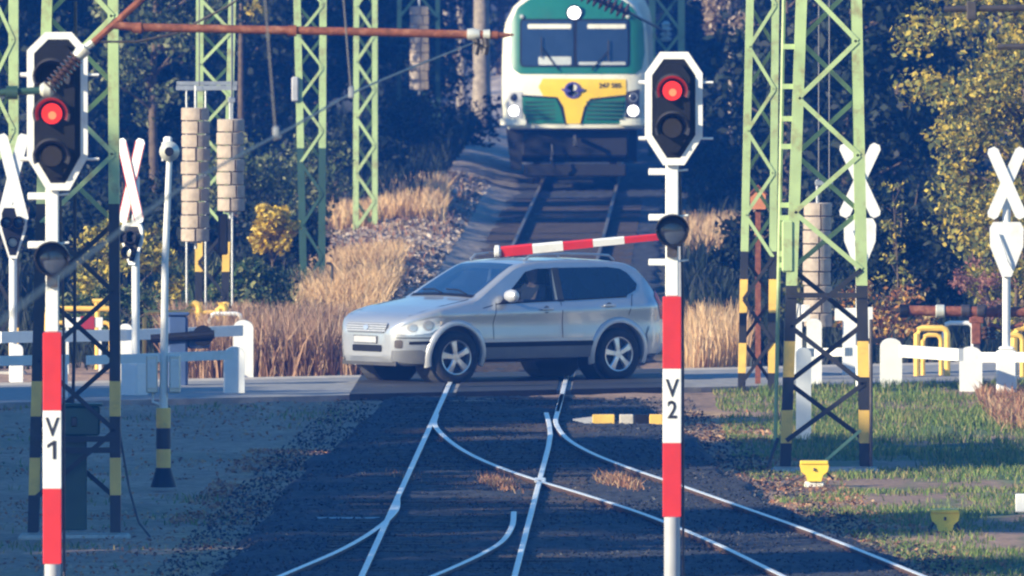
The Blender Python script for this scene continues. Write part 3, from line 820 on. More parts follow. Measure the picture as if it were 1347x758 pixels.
# ------------------------------------------------------------------ white railings
def rfence(label, posts, rails, group='white railings along the road'):
    """posts: (x, yb, ytop, width_px); rails: (x0,y0,x1,y1,thickness_px) on the line of the posts"""
    b = G(posts[0][0], posts[0][1], -.1)
    t = thing('railing', label, 'railing', b, 0, group)
    P = []
    for (x, yb, yt, wd) in posts:
        s = S(yb); g = G(x, yb, -.1) - b; h = (yb - yt) / s; hw = wd / s / 2
        prof = [(-hw, 0), (hw, 0), (hw, h - hw * .8)] + [(hw * math.cos(R(a)) * 1.0, h - hw * .8 + hw * .8 * math.sin(R(a))) for a in range(20, 180, 20)] + [(-hw, h - hw * .8)]
        mb = MB(); mb.prism([(g.x + px_, pz) for px_, pz in prof], g.y - .09, g.y + .09); mb.build('post', 'white', t)
    for (x0, y0, x1, y1, th, ya, yb_) in rails:     # ya, yb_: ground rows below its two ends
        p = AT(x0, y0, G(x0, ya).y) - b; q = AT(x1, y1, G(x1, yb_).y) - b; hh = th / S(ya) / 2
        d = (q - p).normalized(); side = Vector((-d.y, d.x, 0)).normalized() * .035
        mb = MB(); rings = []
        for c in (p, q):
            rings.append([c - side + Vector((0, 0, -hh)), c + side + Vector((0, 0, -hh)), c + side + Vector((0, 0, hh)), c - side + Vector((0, 0, hh))])
        mb.loft(rings); mb.build('rail', 'white', t)
    return t
rfence('bright white railing along the far side of the road on the left', [(320, 497, 420, 27), (165, 500, 425, 20), (22, 503, 452, 17)], [(0, 444, 165, 441, 15, 503, 500), (165, 441, 318, 435, 14, 500, 497)])
rfence('shaded bluish white railing at the near side of the road on the left', [(308, 524, 455, 28), (80, 530, 468, 18)], [(0, 475, 90, 473, 13, 530, 529), (115, 474, 305, 467, 12, 528, 524)])
rfence('white railing with rounded posts between the wide mast and the warning cross', [(1172, 512, 444, 29), (1277, 519, 455, 30)], [(1186, 462, 1264, 467, 16, 512, 518), (1060, 464, 1120, 463, 11, 508, 509)])
rfence('white railing leaving the view at the right edge', [(1420, 524, 455, 28)], [(1290, 470, 1420, 470, 13, 520, 524)])
rfence('tall white slab post under the tan weight stack', [(1071, 512, 418, 20), (1047, 506, 398, 16)], [(1040, 412, 1062, 412, 22, 506, 512)])
rfence('white board with short posts behind the wide right mast', [(1118, 500, 404, 20), (1140, 500, 404, 8)], [(1098, 414, 1148, 412, 16, 500, 500)])
rfence('slanted white and blue slab post left of the wide mast leg', [(1057, 578, 456, 20)], [])
# dark clamp on first rounded post
mb = MB(); g = G(1172, 511, -.1); mb.box(g.x - .16, g.x + .16, g.y - .13, g.y - .095, .48, .57); mb.box(g.x - .4, g.x - .16, g.y - .12, g.y - .1, .49, .56)
tag(mb.build('clamp_bar', 'board'), 'black bar strapped across the first rounded white post', 'clamp')

# yellow tubular railings
def yrail(label, frames, group='yellow tube railings behind the road'):
    x0, yb0 = frames[0][0], frames[0][2]; b = G(x0, yb0, -.1)
    t = thing('tube_railing', label, 'railing', b, 0, group)
    for (xa, xb, yb, yt, r) in frames:
        s = S(yb); p = G(xa, yb, -.1) - b; q = G(xb, yb, -.1) - b; h = (yb - yt) / s; rr = r
        mb = MB(); c = .07
        mb.tube([p, p + Vector((0, 0, h - c)), p + Vector((c * .3, 0, h - c * .3)), p + Vector((c, 0, h)), q + Vector((-c, 0, h)), q + Vector((-c * .3, 0, h - c * .3)), q + Vector((0, 0, h - c)), q], rr, seg=8)
        mb.build('tube_frame', 'yellow', t, smooth=True)
    return t
yrail('yellow tube railing behind the white railing near signal V 1', [(60, 150, 488, 405, .035), (64, 146, 486, 424, .03), (128, 128.5, 486, 395, .035)])
yrail('yellow tube railing right of the white pole, before the dry reeds', [(190, 296, 482, 410, .03), (248, 262, 482, 398, .05), (288, 296, 482, 398, .05)])
yrail('pair of upright yellow frames behind the right white railing', [(1206, 1246, 502, 431, .042), (1214, 1238, 501, 440, .03)])
yrail('yellow frame at the right edge behind the blue post', [(1334, 1390, 500, 430, .05), (1322, 1345, 503, 440, .035)])
t = yrail('white curved tube rail beside the upright yellow frames', [(1242, 1280, 497, 424, .03)], 'pale tube rails')
for c in t.children: c.data.materials[0] = M['white']
t = yrail('white curved tube rail beside the bright left railing end', [(276, 318, 484, 412, .03)], 'pale tube rails')
for c in t.children: c.data.materials[0] = M['white']
# little red and white board and blue-grey boxes behind the left railing
b = G(110, 492, -.1); s = S(492); t = thing('small_board', 'small dark red and white board behind the left railing', 'board', b)
mb = MB(); mb.box(-.26, .26, -.02, .02, .62, .76, bev=.005); mb.build('white_panel', 'white', t)
mb = MB(); mb.box(-.04, .15, -.03, -.021, .6, .775, bev=.004); mb.build('red_panel', pm('dark_red', (.3, .02, .04), .5), t)
for x_ in (-.22, .22): 
    mb = MB(); mb.box(x_ - .02, x_ + .02, -.015, .015, 0, .62); mb.build('leg', 'white', t)
b = G(234, 514, -.1); s = S(514); t = thing('barrier_machine', 'dark blue barrier drive box behind the slim white pole', 'barrier drive', b)
mb = MB(); mb.box(-.13, .13, -.16, .16, 0, .98, bev=.03); hb = mb.build('housing', 'bluegrey', t)
mb = MB(); mb.box(-.15, .15, -.18, .18, .981, 1.02, bev=.015); mb.build('lid', 'bluegrey', hb)
mb = MB(); mb.tube([(-.35, -.18, .68), (.48, -.18, .74)], .06, seg=10); mb.lathe([(.14, -.02), (.14, .05)], (.33, -.15, .72), 'y', 16); mb.build('counterweight_arm', 'board', t)
mb = MB(); mb.box(.12, .42, -.1, .1, .55, .78, bev=.03); mb.build('counterweight', 'bluegrey', t)

# rusty pipe rail with fittings (right)
b = G(1285, 516, -.1); s = S(516); Z = lambda y: (516 - y) / s
t = thing('rusty_pipe', 'rusty brown pipe on a rusty bracket above the right white railing', 'pipe', b)
mb = MB(); mb.tube([((1188 - 1285) / s, 0, Z(407)), ((1240 - 1285) / s, 0, Z(408)), ((1420 - 1285) / s, 0, Z(410))], .068, seg=14); pp = mb.build('pipe', 'rust', t, smooth=True)
for x_, m_ in ((1188, 'board'), (1236, 'palecap'), (1270, 'darksteel'), (1291, 'darksteel'), (1317, 'rust')):
    mb = MB(); mb.lathe([(.078, -.06), (.088, -.05), (.088, .05), (.078, .06)], ((x_ - 1285) / s, 0, Z(408)), 'x', 14); mb.build('pipe_clamp', m_, pp, smooth=True)
mb = MB(); mb.box(-.07, .05, -.05, .05, Z(452), Z(414), bev=.01); mb.box(-.1, .09, -.06, .06, Z(424), Z(416), bev=.01); mb.build('bracket', 'rust', t)
mb = MB(); mb.box(-.045, .035, -.04, .04, 0, Z(452.2)); mb.build('post', 'darksteel', t)
for x_ in (1296, 1306):
    mb = MB(); mb.lathe([(.03, 0), (.06, .02), (.03, .05), (.065, .08), (.03, .11), (.06, .14), (.03, .17)], ((x_ - 1285) / s, -.02, Z(446)), 'z', 12); mb.build('insulator', 'porcelain', t, smooth=True)
mb = MB(); mb.tube([((1300 - 1285) / s, -.02, Z(425)), ((1322 - 1285) / s, -.02, Z(432)), ((1347 - 1285) / s, -.02, Z(425))], .03); mb.build('side_arm', 'rust', t)
mb = MB(); mb.box(.32, .38, -.04, .04, 0, Z(412)); mb.build('far_post', 'darksteel', t)

# yellow trackside boxes
def ybox(label, px, yb, yt, foot):
    s = S(yb); b = G(px, yb, -.12); t = thing('cable_box', label, 'trackside box', b, 0, 'yellow trackside boxes'); h = (yb - yt) / s; w2 = 18.5 / s
    mb = MB(); prof = [(-w2, h), (w2, h), (w2 * 1.04, h - .05), (w2 * .95, h - .11), (w2 * .62, h - .15), (w2 * .5, h - .22), (-w2 * .5, h - .22), (-w2 * .62, h - .15), (-w2 * .95, h - .11), (-w2 * 1.04, h - .05)]
    mb.prism(prof, -.1, .12); bd = mb.build('body', 'yellowbox', t)
    mb = MB(); mb.box(-w2 * 1.02, w2 * 1.02, -.115, .13, h - .028, h + .012, bev=.008); mb.build('lid', 'yellowbox', bd)
    mb = MB(); mb.tube([(0, -.105, h - .07), (0.0, -.12, h - .1)], .012); mb.build('lock', 'darksteel', bd)
    if foot:
        mb = MB(); mb.box(-.075, .075, -.05, .06, -.05, h - .2, bev=.01); mb.box(-.11, .11, -.07, .08, -.05, .03, bev=.01); mb.build('foot', 'white', t)
        mb = MB(); mb.tube([(-.1, 0, h - .15), (-.2, 0, .05), (-.33, -.1, -.02)], .014); mb.tube([(.14, 0, h - .12), (.22, 0, .05)], .012); mb.build('cable', 'darksteel', t)
    else:
        for sg in (-1, 1):
            mb = MB(); mb.tube([(sg * w2 * .8, 0, h - .12), (sg * w2 * 1.25, 0, -.05)], .014); mb.build('leg', 'darksteel', t)
    return t
ybox('bright yellow box on a white foot in front of the wide right mast', 1071, 637, 607, True)
ybox('duller yellow box on thin dark legs near the lower right corner', 1243, 697, 671, False)
b = G(1343, 674, -.1); mb = MB(); mb.box(-.06, .06, -.05, .05, 0, .2, bev=.01); o = mb.build('marker_stone', 'white', None, b); tag(o, 'short white marker stone at the right edge of the grass', 'marker')

# orange peaked board on a rusty post
b = G(997, 512, -.1); s = S(512); Z = lambda y: (512 - y) / s
t = thing('orange_marker', 'small orange house shaped board on a rusty post behind the narrow mast', 'marker board', b)
mb = MB(); mb.box(-.035, .035, 0, .05, 0, Z(275)); mb.build('post', 'rust', t)
mb = MB(); mb.prism([(-.1, Z(272)), (.1, Z(272)), (.1, Z(253)), (0, Z(243)), (-.1, Z(253))], -.06, .03); mb.build('board', 'orange', t)
mb = MB(); mb.prism([(-.12, Z(254)), (0, Z(242)), (.12, Z(254)), (.12, Z(252)), (0, Z(239)), (-.12, Z(252))], -.08, .05); mb.build('cap', 'rust', t)
# dark stake with hook
b = G(437, 410, -.05); s = S(410)
mb = MB(); mb.tube([(0, 0, 0), (0, 0, .68), (-.02, 0, .72), (-.09, 0, .72)], .022); tag(mb.build('hooked_stake', 'black', None, b), 'thin dark stake with a hooked top in front of the dry grass', 'stake')
# pale cabinet far down the line
b = G(508, 300, .0); s = S(300); t = thing('small_cabinet', 'small pale grey cabinet beside the slender mast in dry grass', 'cabinet', b)
mb = MB(); mb.box(-.1, .1, -.08, .08, .1, .36, bev=.02); cb = mb.build('housing', 'palecap', t)
mb = MB(); mb.box(-.07, .07, -.09, -.081, .15, .27, bev=.004); mb.build('door', 'greypost', cb)
mb = MB(); mb.box(-.03, .03, -.03, .03, -.2, .1); mb.build('leg', 'darksteel', t)

# ------------------------------------------------------------------ overhead line in the foreground
YL = G(-46, -268 + CAM_H * 151).y
b = Vector((AT(-46, 100, YL).x, YL, -.1))
t = thing('cantilever_mast', 'nearest overhead line bracket reaching in from the left edge across signal V 1', 'overhead line bracket', b)
s = 151.0
def L(x, y, dy=0): 
    p = AT(x, y, YL + dy); return p - b
mb = MB(); mb.box(-.13, .13, -.13, .13, 0, 7.4); mb.build('post', 'green', t)
mb = MB(); mb.tube([L(-46, 124), L(0, 122), L(56, 119)], .032); mb.lathe([(.06, -.05), (.06, .05)], L(16, 122), 'x', 12); mb.build('arm', 'darkgreen', t, smooth=True)
mb = MB(); mb.lathe([(.04, -.05), (.065, -.02), (.065, .04), (.04, .07)], L(60, 118), 'x', 12); mb.build('arm_end', 'palecap', t, smooth=True)
# ribbed insulator
p, q = L(64, 116), L(103, 73); d = q - p; mb = MB(); pts, rs = [], []
N = 9
for i in range(N * 4 + 1):
    f = i / (N * 4); pts.append(p + d * f); rs.append((.028, .075, .07, .03)[i % 4])
mb.tube(pts, .05, seg=14, rs=rs); mb.build('ribbed_insulator', 'porcelain', t, smooth=True, angle=60) if False else mb.build('ribbed_insulator', 'porcelain', t)
mb = MB(); mb.tube([L(101, 75), L(112, 63)], .06, seg=12, rs=[.05, .07]); mb.tube([L(112, 63), L(122, 56)], .035); mb.build('insulator_cap', 'palecap', t, smooth=True)
mb = MB(); mb.tube([L(118, 60), L(150, 32), L(205, -18)], .03); mb.build('top_tube', 'rust', t, smooth=True)
mb = MB(); mb.tube([L(150, 33), L(180, 36), L(330, 39), L(500, 42.5), L(655, 46.5)], .036, seg=12); rt = mb.build('registration_tube', 'rust', t, smooth=True)
mb = MB(); mb.tube([L(118, 55), L(180, 55), L(232, 44), L(300, 8), L(330, -12)], .012, seg=6); mb.build('stay_wire', 'darksteel', t)
for x_ in (180, 384): 
    mb = MB(); mb.lathe([(.045, -.04), (.05, .04)], L(x_, 37 + (x_ - 180) * .018), 'x', 12); mb.build('tube_clamp', 'rust', rt, smooth=True)
mb = MB(); mb.lathe([(.05, -.05), (.055, .0), (.04, .06)], L(622, 45.5), 'x', 12); mb.lathe([(.04, -.03), (.045, .03)], L(640, 45.5), 'x', 12); mb.build('end_clamp', 'palecap', rt, smooth=True)
mb = MB()
for x_ in (626, 638): mb.tube([L(x_, 47), L(x_ + 2, 60), L(x_ - 1, 72)], .03, seg=8)
mb.box(*[v for pr in ((L(624, 0).x, L(642, 0).x), (-.02, .02), (L(0, 66).z, L(0, 58).z)) for v in pr]); mb.build('wire_clamp', 'darksteel', rt)
mb = MB(); mb.tube([L(655, 46.5), L(676, 46)], .018, rs=[.03, .008]); mb.build('tube_tip', 'rust', rt)
# contact wire running from the clamp towards the camera
t = thing('contact_wire', 'pale contact wire sagging from the tube end down to the left edge', 'wire', (0, 0, 0))
wp = [AT(624, 56, YL), AT(480, 115, 152), AT(385, 167, 133), AT(240, 247, 111), AT(92, 354, 91), AT(-60, 470, 74)]
mb = MB(); mb.tube(crom(wp, 6), .009, seg=8); mb.build('wire', 'cablecol', t, smooth=True)
for (wx, wy, wY, tx) in ((363, 178, 129, 338), (462, 124, 147, 433)):
    p = AT(wx, wy, wY); q = p + Vector((-.15, 0, 1.9))
    mb = MB(); mb.tube([p, q], .007, seg=6); dr = mb.build('dropper', 'cablecol', t)
    mb = MB(); mb.box(p.x - .02, p.x + .02, p.y - .05, p.y + .05, p.z - .03, p.z + .06, bev=.008); mb.build('dropper_clip', 'steel', dr)
# bracket ends at the upper right
YR = 172
b = Vector((AT(1395, 20, YR).x, YR, -.1)); t = thing('cantilever_mast', 'dark overhead line bracket reaching in at the upper right corner', 'overhead line bracket', b)
mb = MB(); mb.box(-.12, .12, -.12, .12, 0, 7.2); mb.build('post', 'green', t)
mb = MB(); mb.tube([AT(1242, 12, YR) - b, AT(1395, 10, YR) - b], .03); mb.build('arm', 'darksteel', t, smooth=True)
mb = MB(); p = AT(1278, 12, YR) - b; mb.box(p.x - .045, p.x + .045, -.05, .05, p.z - .1, p.z + .07, bev=.01); mb.build('clamp', 'darksteel', t)
mb = MB(); mb.tube([AT(1312, 62, YR) - b, AT(1395, 60, YR) - b], .028); mb.build('lower_arm', 'darksteel', t, smooth=True)
# anchor wire with insulator above the train
t = thing('anchor_wire', 'wire with a dark ribbed insulator above the right half of the train', 'wire', (0, 0, 0))
Y0 = 330; p, q = AT(735, -22, Y0), AT(828, 17, Y0); e = AT(876, 42, 395)
d = q - p; pts, rs = [], []
for i in range(12 * 4 + 1): pts.append(p + d * (i / 48)); rs.append((.05, .15, .14, .05)[i % 4])
mb = MB(); mb.tube(pts, .1, seg=12, rs=rs); mb.build('ribbed_insulator', 'porcelain', t)
mb = MB(); mb.tube([q, e], .03); mb.tube([p, p + Vector((-3, -10, 1.5))], .03); mb.build('wire', 'cablecol', t)
mb = MB(); mb.lathe([(.05, 0), (.12, .05), (.06, .1), (.12, .15), (.06, .2), (.12, .25), (.06, .3), (.1, .36), (.03, .42)], e - Vector((0, 0, .2)), 'z', 14); mb.build('white_insulator', 'palecap', t, smooth=True)

# ------------------------------------------------------------------ striped barrier boom with its slim stand behind V 2
b = G(889, 524, -.1); s = S(524); Z = lambda y: (524 - y) / s
t = thing('barrier_gate', 'raised red and white barrier boom hanging just over the silver car roof', 'barrier', b)
mb = MB(); mb.box(-.075, .075, -.07, .07, 0, Z(322), bev=.01); mb.build('stand', 'greypost', t)
mb = MB(); x0, x1 = (652 - 889) / s, (885 - 889) / s; z0, z1 = Z(329), Z(307)
bounds = [652, 698, 739, 779, 821, 868, 886]
bx = MB()
for i in range(6):
    f0, f1 = (bounds[i] - 652) / 234, (bounds[i + 1] - 652) / 234
    pa = Vector((x0 + (x1 - x0) * f0, 0, z0 + (z1 - z0) * f0)); pb = Vector((x0 + (x1 - x0) * f1, 0, z0 + (z1 - z0) * f1)); d = (pb - pa).normalized()
    n = Vector((-d.z, 0, d.x)); hh = .068 - .006 * i; rings = []
    for c in (pa + d * .0008, pb - d * .0008):
        rings.append([c + n * (-hh) + Vector((0, -.03, 0)), c + n * hh * .6 + Vector((0, -.05, 0)), c + n * hh + Vector((0, -.02, 0)), c + n * hh + Vector((0, .04, 0)), c - n * hh + Vector((0, .04, 0))])
    bx.loft(rings, i % 2)
bm_ = bx.build('boom', ['red', 'white'], t)
mb = MB(); mb.lathe([(.04, -.04), (.085, -.03), (.085, .02), (.06, .05)], (x0 - .01, 0, z0 + .005), 'x', 14); mb.build('boom_tip', 'white', bm_, smooth=True)
mb = MB(); mb.lathe([(.08, -.1), (.08, .1)], (0, 0, z1), 'y', 14); mb.build('pivot', 'darksteel', t, smooth=True)
# black and yellow bar lying close to the ground, pointed left
b = G(870, 562, -.1); s = S(562); Z = lambda y: (562 - y) / s; X = lambda x: (x - 870) / s
t = thing('striped_bar', 'low black and yellow striped bar with a pointed end beside the track', 'bar', b)
mb = MB()
for (xa, xb, mi) in ((778, 808, 0), (814, 833, 2), (834, 853, 1), (854, 872, 0)):
    mb.box(X(xa), X(xb), -.06, .06, Z(561), Z(545), mi=mi, bev=.01)
mb.build('bar', ['yellow', 'board', 'concrete'], t)
mb = MB(); mb.loft([[(X(752), -.01, Z(553)), (X(752), .01, Z(553)), (X(752), .01, Z(551)), (X(752), -.01, Z(551))], [(X(778), -.05, Z(559)), (X(778), .05, Z(559)), (X(778), .05, Z(548)), (X(778), -.05, Z(548))]]); mb.build('tip', 'greypost', t)
mb = MB(); mb.box(X(864), X(874), -.05, .05, -.05, Z(545.5)); mb.build('stand', 'darksteel', t)

# ------------------------------------------------------------------ the silver car
M['silver'] = pm('silver_paint', (.46, .48, .52), .28, .5, var=.04, scale=2, coat=.8, dirt=(.3, .28, .25), dirt_amt=.25, dirt_scale=1.2)
M['silver2'] = pm('silver_flare', (.56, .57, .6), .4, .4, var=.03, scale=3, dirt=(.4, .36, .3), dirt_amt=.25)
M['cladding'] = pm('lower_cladding', (.15, .155, .17), .5, .2, var=.08, scale=4, dirt=(.3, .26, .2), dirt_amt=.3)
M['tyre'] = pm('tyre', (.022, .022, .024), .85, var=.25, scale=12, dirt=(.09, .08, .07), dirt_amt=.5)
M['rim'] = pm('alloy', (.7, .7, .72), .3, .75, var=.05)
M['glass'] = glassmat('car_glass', (.03, .05, .09), .03, .68)
M['wsglass'] = glassmat('windscreen_glass', (.02, .06, .16), .05, .22)
M['tint'] = pm('tinted_glass', (.012, .02, .045), .06, spec=.8)
M['interior'] = pm('car_interior', (.05, .05, .055), .8, var=.2)
M['headlight'] = pm('headlight_glass', (.85, .86, .88), .12, .25, var=.2, scale=9, spec=.9, coat=1)
M['taillight'] = pm('tail_light', (.45, .02, .03), .2, spec=.8)
L_ = 4.33
ZT = [(0, .68), (.02, .76), (.07, .825), (.16, .885), (.3, .935), (.6, 1.01), (.9, 1.065), (1.12, 1.105), (1.22, 1.135), (1.45, 1.275), (1.7, 1.425), (1.9, 1.53), (2.05, 1.575), (2.3, 1.605), (2.7, 1.615), (3.1, 1.61), (3.5, 1.585), (3.72, 1.555), (3.86, 1.50), (3.98, 1.38), (4.11, 1.2), (4.2, 1.06), (4.25, .98), (4.29, .92), (4.32, .84), (4.33, .74)]
ZB = [(0, .36), (.06, .27), (.2, .235), (.5, .27), (1.3, .31), (3.0, .31), (3.9, .31), (4.2, .32), (4.33, .42)]
def itp(t, x): return float(np.interp(x, [p[0] for p in t], [p[1] for p in t]))
def sm_itp(t, x, e=.03): return (itp(t, x - e) + itp(t, x) * 2 + itp(t, x + e)) / 4
def Wd(x):
    w = .895
    if x < .6: w = .44 + .43 * math.sqrt(max(0, 1 - (1 - x / .6) ** 2)) + .025 * (x / .6)
    elif x > 3.9: w = .895 - .17 * ((x - 3.9) / .43) ** 2
    return w
def side_y(x, z):
    w = Wd(x); zb = 1.01 + .02 * (x - 1.5)
    y = w - .05 * max(0, (.62 - z) / .35) ** 2 - .018 * math.exp(-((z - .78) / .14) ** 2)
    if z > zb - .1: y -= .05 * sstep(zb - .1, zb + .02, z)
    if z > zb: y -= (z - zb) * .34
    return float(y)
def ring(x):
    zt, zb = sm_itp(ZT, x), itp(ZB, x)
    ze = max(zb + .1, zt - .075)
    pts = [(0, zb), (side_y(x, zb) * .6, zb), (side_y(x, zb) - .05, zb), ]
    K = 22
    for k in range(K + 1):
        z = zb + .03 + (ze - zb - .03) * k / K; pts.append((side_y(x, z), z))
    ye = side_y(x, ze); r = min(.085, ye * .3)
    for a in (25, 50, 75): pts.append((ye - r + r * math.cos(R(a)), ze + (zt - ze - .02) * math.sin(R(a))))
    yc = ye - r
    for k in range(7): 
        y = yc * (1 - k / 6); pts.append((y, zt - .02 + .02 * (1 - (y / yc) ** 2)))
    half = pts[1:-1]
    full = [pts[0]] + half + [pts[-1]] + [(-y, z) for y, z in reversed(half)]
    return [(x, -y, z) for y, z in full]
YAW = 36.0
gl = G(703, 502.5, -.026)
car_o = Vector((gl.x, gl.y, -.026))
# the left wheels' midpoint is local (2.145, -.77)
rot = Matrix.Rotation(R(YAW), 3, 'Z')
base = car_o - rot @ Vector((2.145, -.80, 0))
car = thing('car', 'silver compact off road car crossing the rails under the raised boom', 'car', base, R(YAW))
def bmobj(mb):
    o = mb.build('tmp', 'silver'); return o
xs = sorted(set([0, .005, .02, .04] + list(np.arange(.06, 4.3, .04)) + [4.3, 4.32, 4.33]))
mb = MB(); mb.loft([ring(x) for x in xs]); body = mb.build('body', 'silver', None)
cut = MB()
for wx in (.835, 3.465):
    for sg in (-1, 1):
        cut.lathe([(.405, -.22 if sg < 0 else -.22), (.405, .3)], (wx, sg * .86 , .36), 'y', 40)
cutters = [cut.build('c', 'silver')]
cab = MB(); rr = []
for x in np.arange(1.40, 3.7, .1):
    zt = sm_itp(ZT, x) - .06; hb = .62
    rr.append([(x, -.7, hb), (x, .7, hb), (x, .74, 1.0), (x, side_y(x, max(1.0, zt - .05)) - .06, max(1.02, zt - .06)), (x, .3, max(1.03, zt)), (x, -.3, max(1.03, zt)), (x, -side_y(x, max(1.0, zt - .05)) + .06, max(1.02, zt - .06)), (x, -.74, 1.0)])
cab.loft(rr); cutters.append(cab.build('c', 'silver'))
FW = [(1.57, 1.045), (2.50, 1.06), (2.50, 1.485), (2.24, 1.48), (2.06, 1.44)]
RW = [(2.60, 1.06), (3.62, 1.11), (3.79, 1.18), (3.83, 1.26), (3.70, 1.41), (3.60, 1.465), (3.40, 1.49), (2.60, 1.49)]
fw = MB(); fw.prism(FW, -1.2, 1.2); cutters.append(fw.build('c', 'silver'))
ws = MB()
a0, a1 = 1.30, 1.93
def wpt(x, y, dz): return (x, y, sm_itp(ZT, x) + dz)
ws.loft([[wpt(a0, -.60, -.25), wpt(a0, .60, -.25), wpt(a0, .60, .2), wpt(a0, -.60, .2)], [wpt(a1, -.52, -.25), wpt(a1, .52, -.25), wpt(a1, .52, .2), wpt(a1, -.52, .2)]])
cutters.append(ws.build('c', 'silver'))
for c in cutters:
    md = body.modifiers.new('b', 'BOOLEAN'); md.operation = 'DIFFERENCE'; md.object = c; md.solver = 'EXACT'
dg = bpy.context.evaluated_depsgraph_get(); dg.update()
me = bpy.data.meshes.new_from_object(body.evaluated_get(dg))
body.modifiers.clear(); old = body.data; body.data = me
for c in cutters: bpy.data.objects.remove(c)
me.materials.clear(); me.materials.append(M['silver'])
me.polygons.foreach_set('use_smooth', [True] * len(me.polygons)); me.set_sharp_from_angle(angle=R(32))
body.parent = car
def sideL(u, v, off): return Vector((u, -(side_y(u, v) + off), v))
def sideR(u, v, off): return Vector((u, (side_y(u, v) + off), v))
for fn in (sideL, sideR):
    def grow(poly, d):
        cx = sum(p[0] for p in poly) / len(poly); cz = sum(p[1] for p in poly) / len(poly)
        return [(cx + (x - cx) * (1 + d / .5), cz + (z - cz) * (1 + d / .22)) for x, z in poly]
    patch('side_window', grow(FW, .006), fn, 'glass', car, off=.002)
    patch('side_window', RW, fn, 'tint', car, off=.004)
    # black frame strip between and round the glass
    patch('window_pillar', [(2.50, 1.05), (2.60, 1.05), (2.60, 1.495), (2.50, 1.49)], fn, 'interior', car, off=.003)
    patch('window_trim', [(1.47, 1.025), (1.57, 1.03), (3.62, 1.09), (3.63, 1.108), (1.63, 1.048), (1.57, 1.05)], fn, 'board', car, off=.0055)
    # door seams
    for x0, z0, x1, z1 in ((1.42, .36, 1.42, .8), (1.42, .8, 1.5, 1.05), (2.54, .34, 2.54, 1.08), (3.1, .36, 3.18, .62), (3.62, .86, 3.72, 1.13), (1.27, .98, 1.44, 1.02)):
        dx, dz = x1 - x0, z1 - z0; l = math.hypot(dx, dz); nx_, nz_ = -dz / l * .005, dx / l * .005
        patch('door_seam', [(x0 + nx_, z0 + nz_), (x1 + nx_, z1 + nz_), (x1 - nx_, z1 - nz_), (x0 - nx_, z0 - nz_)], fn, 'board', car, off=.002)
    # lower cladding and rub strip
    patch('lower_cladding', [(1.28, .318), (3.02, .318), (3.05, .35), (3.02, .50), (1.26, .50), (1.27, .4)], fn, 'cladding', car, off=.014)
    patch('rub_strip', [(1.26, .535), (3.02, .535), (3.0, .575), (1.27, .575)], fn, 'silver2', car, off=.018)
    patch('strip_shadow_gap', [(1.25, .47), (3.04, .47), (3.03, .534), (1.25, .534)], fn, 'board', car, off=.0165)
    # wheel arch flares
    sg = -1 if fn is sideL else 1
    for wx in (.835, 3.465):
        mb = MB(); rings = []
        for k in range(25):
            a = R(-18 + 216 * k / 24)
            row = []
            for (rad, off) in ((.400, -.03), (.400, .022), (.415, .03), (.455, .022), (.475, .004), (.475, -.02)):
                x = wx + rad * math.cos(a); z = .36 + rad * math.sin(a); row.append((x, sg * (side_y(x, min(z, .83)) + off), z))
            rings.append(row)
        mb.loft(rings); mb.build('wheel_arch_flare', 'silver2', car, smooth=True, angle=50)
        mb = MB(); mb.lathe([(.40, -.16), (.40, .18)], (wx, sg * .64, .36), 'y', 28); 
        mb.build('wheel_housing', 'interior', car)
    # handles
    for hx, hz in ((2.28, .955), (3.3, .985)):
        mb = MB(); y = side_y(hx, hz); mb.box(hx - .1, hx + .1, min(sg * (y + .012), sg * (y + .04)), max(sg * (y + .012), sg * (y + .04)), hz - .014, hz + .016, bev=.008)
        h_ = mb.build('door_handle', 'silver2', car)
        mb = MB(); mb.lathe([(.05, -.003), (.045, .003)], (hx, sg * (y + .001), hz - .005), 'y', 18); mb.build('handle_recess', 'cladding', h_)
    # indicator repeater
    patch('side_repeater', rpoly(1.16, 1.24, .885, .915, .012), fn, 'headlight', car, off=.006)
    # headlight
    hl = patch('headlight', [(.04, .655), (.2, .64), (.42, .67), (.58, .745), (.64, .86), (.5, .87), (.25, .825), (.08, .75)], fn, 'headlight', car, step=.04, off=.008)
    for cx_, r_ in ((.20, .06), (.39, .07)):
        patch('reflector_ring', [(cx_ + r_ * math.cos(R(a)), .74 + (cx_ - .2) * .15 + r_ * math.sin(R(a))) for a in range(0, 360, 20)], fn, 'greypost', hl, step=.03, off=.011)
        patch('reflector', [(cx_ + .01 + r_ * .72 * math.cos(R(a)), .74 + (cx_ - .2) * .15 + r_ * .72 * math.sin(R(a))) for a in range(0, 360, 20)], fn, 'rim', hl, step=.03, off=.014)
    patch('bumper_seam', [(.05, .60), (.42, .60), (.44, .612), (.05, .612)], fn, 'board', car, off=.004, step=.04)
    patch('bumper_strip', [(.16, .52), (.42, .53), (.43, .565), (.16, .56)], fn, 'board', car, off=.01, step=.04)
    fg = patch('fog_lamp', rpoly(.035, .1, .47, .58, .02), fn, 'darksteel', car, off=.006, step=.03)
    patch('bumper_lower', [(.02, .3), (.2, .27), (.4, .27), (.40, .40), (.3, .45), (.02, .44)], fn, 'cladding', car, off=.005, step=.04)
    # tail light & rear bumper
    patch('tail_light', [(4.20, .80), (4.3, .78), (4.3, .86), (4.21, 1.08), (4.13, 1.18), (4.1, 1.1)], fn, 'taillight', car, off=.008, step=.04)
    patch('rear_bumper', [(3.93, .36), (4.3, .44), (4.325, .55), (4.3, .70), (3.95, .70), (3.9, .6)], fn, 'silver', car, off=.018, step=.04)
    # mirror
    mx, mz = 1.68, 1.12
    mb = MB(); y = side_y(mx, 1.06)
    prof = [(.02, -.13), (.06, -.10), (.082, -.02), (.078, .06), (.05, .11), (.01, .125)]
    rings = []
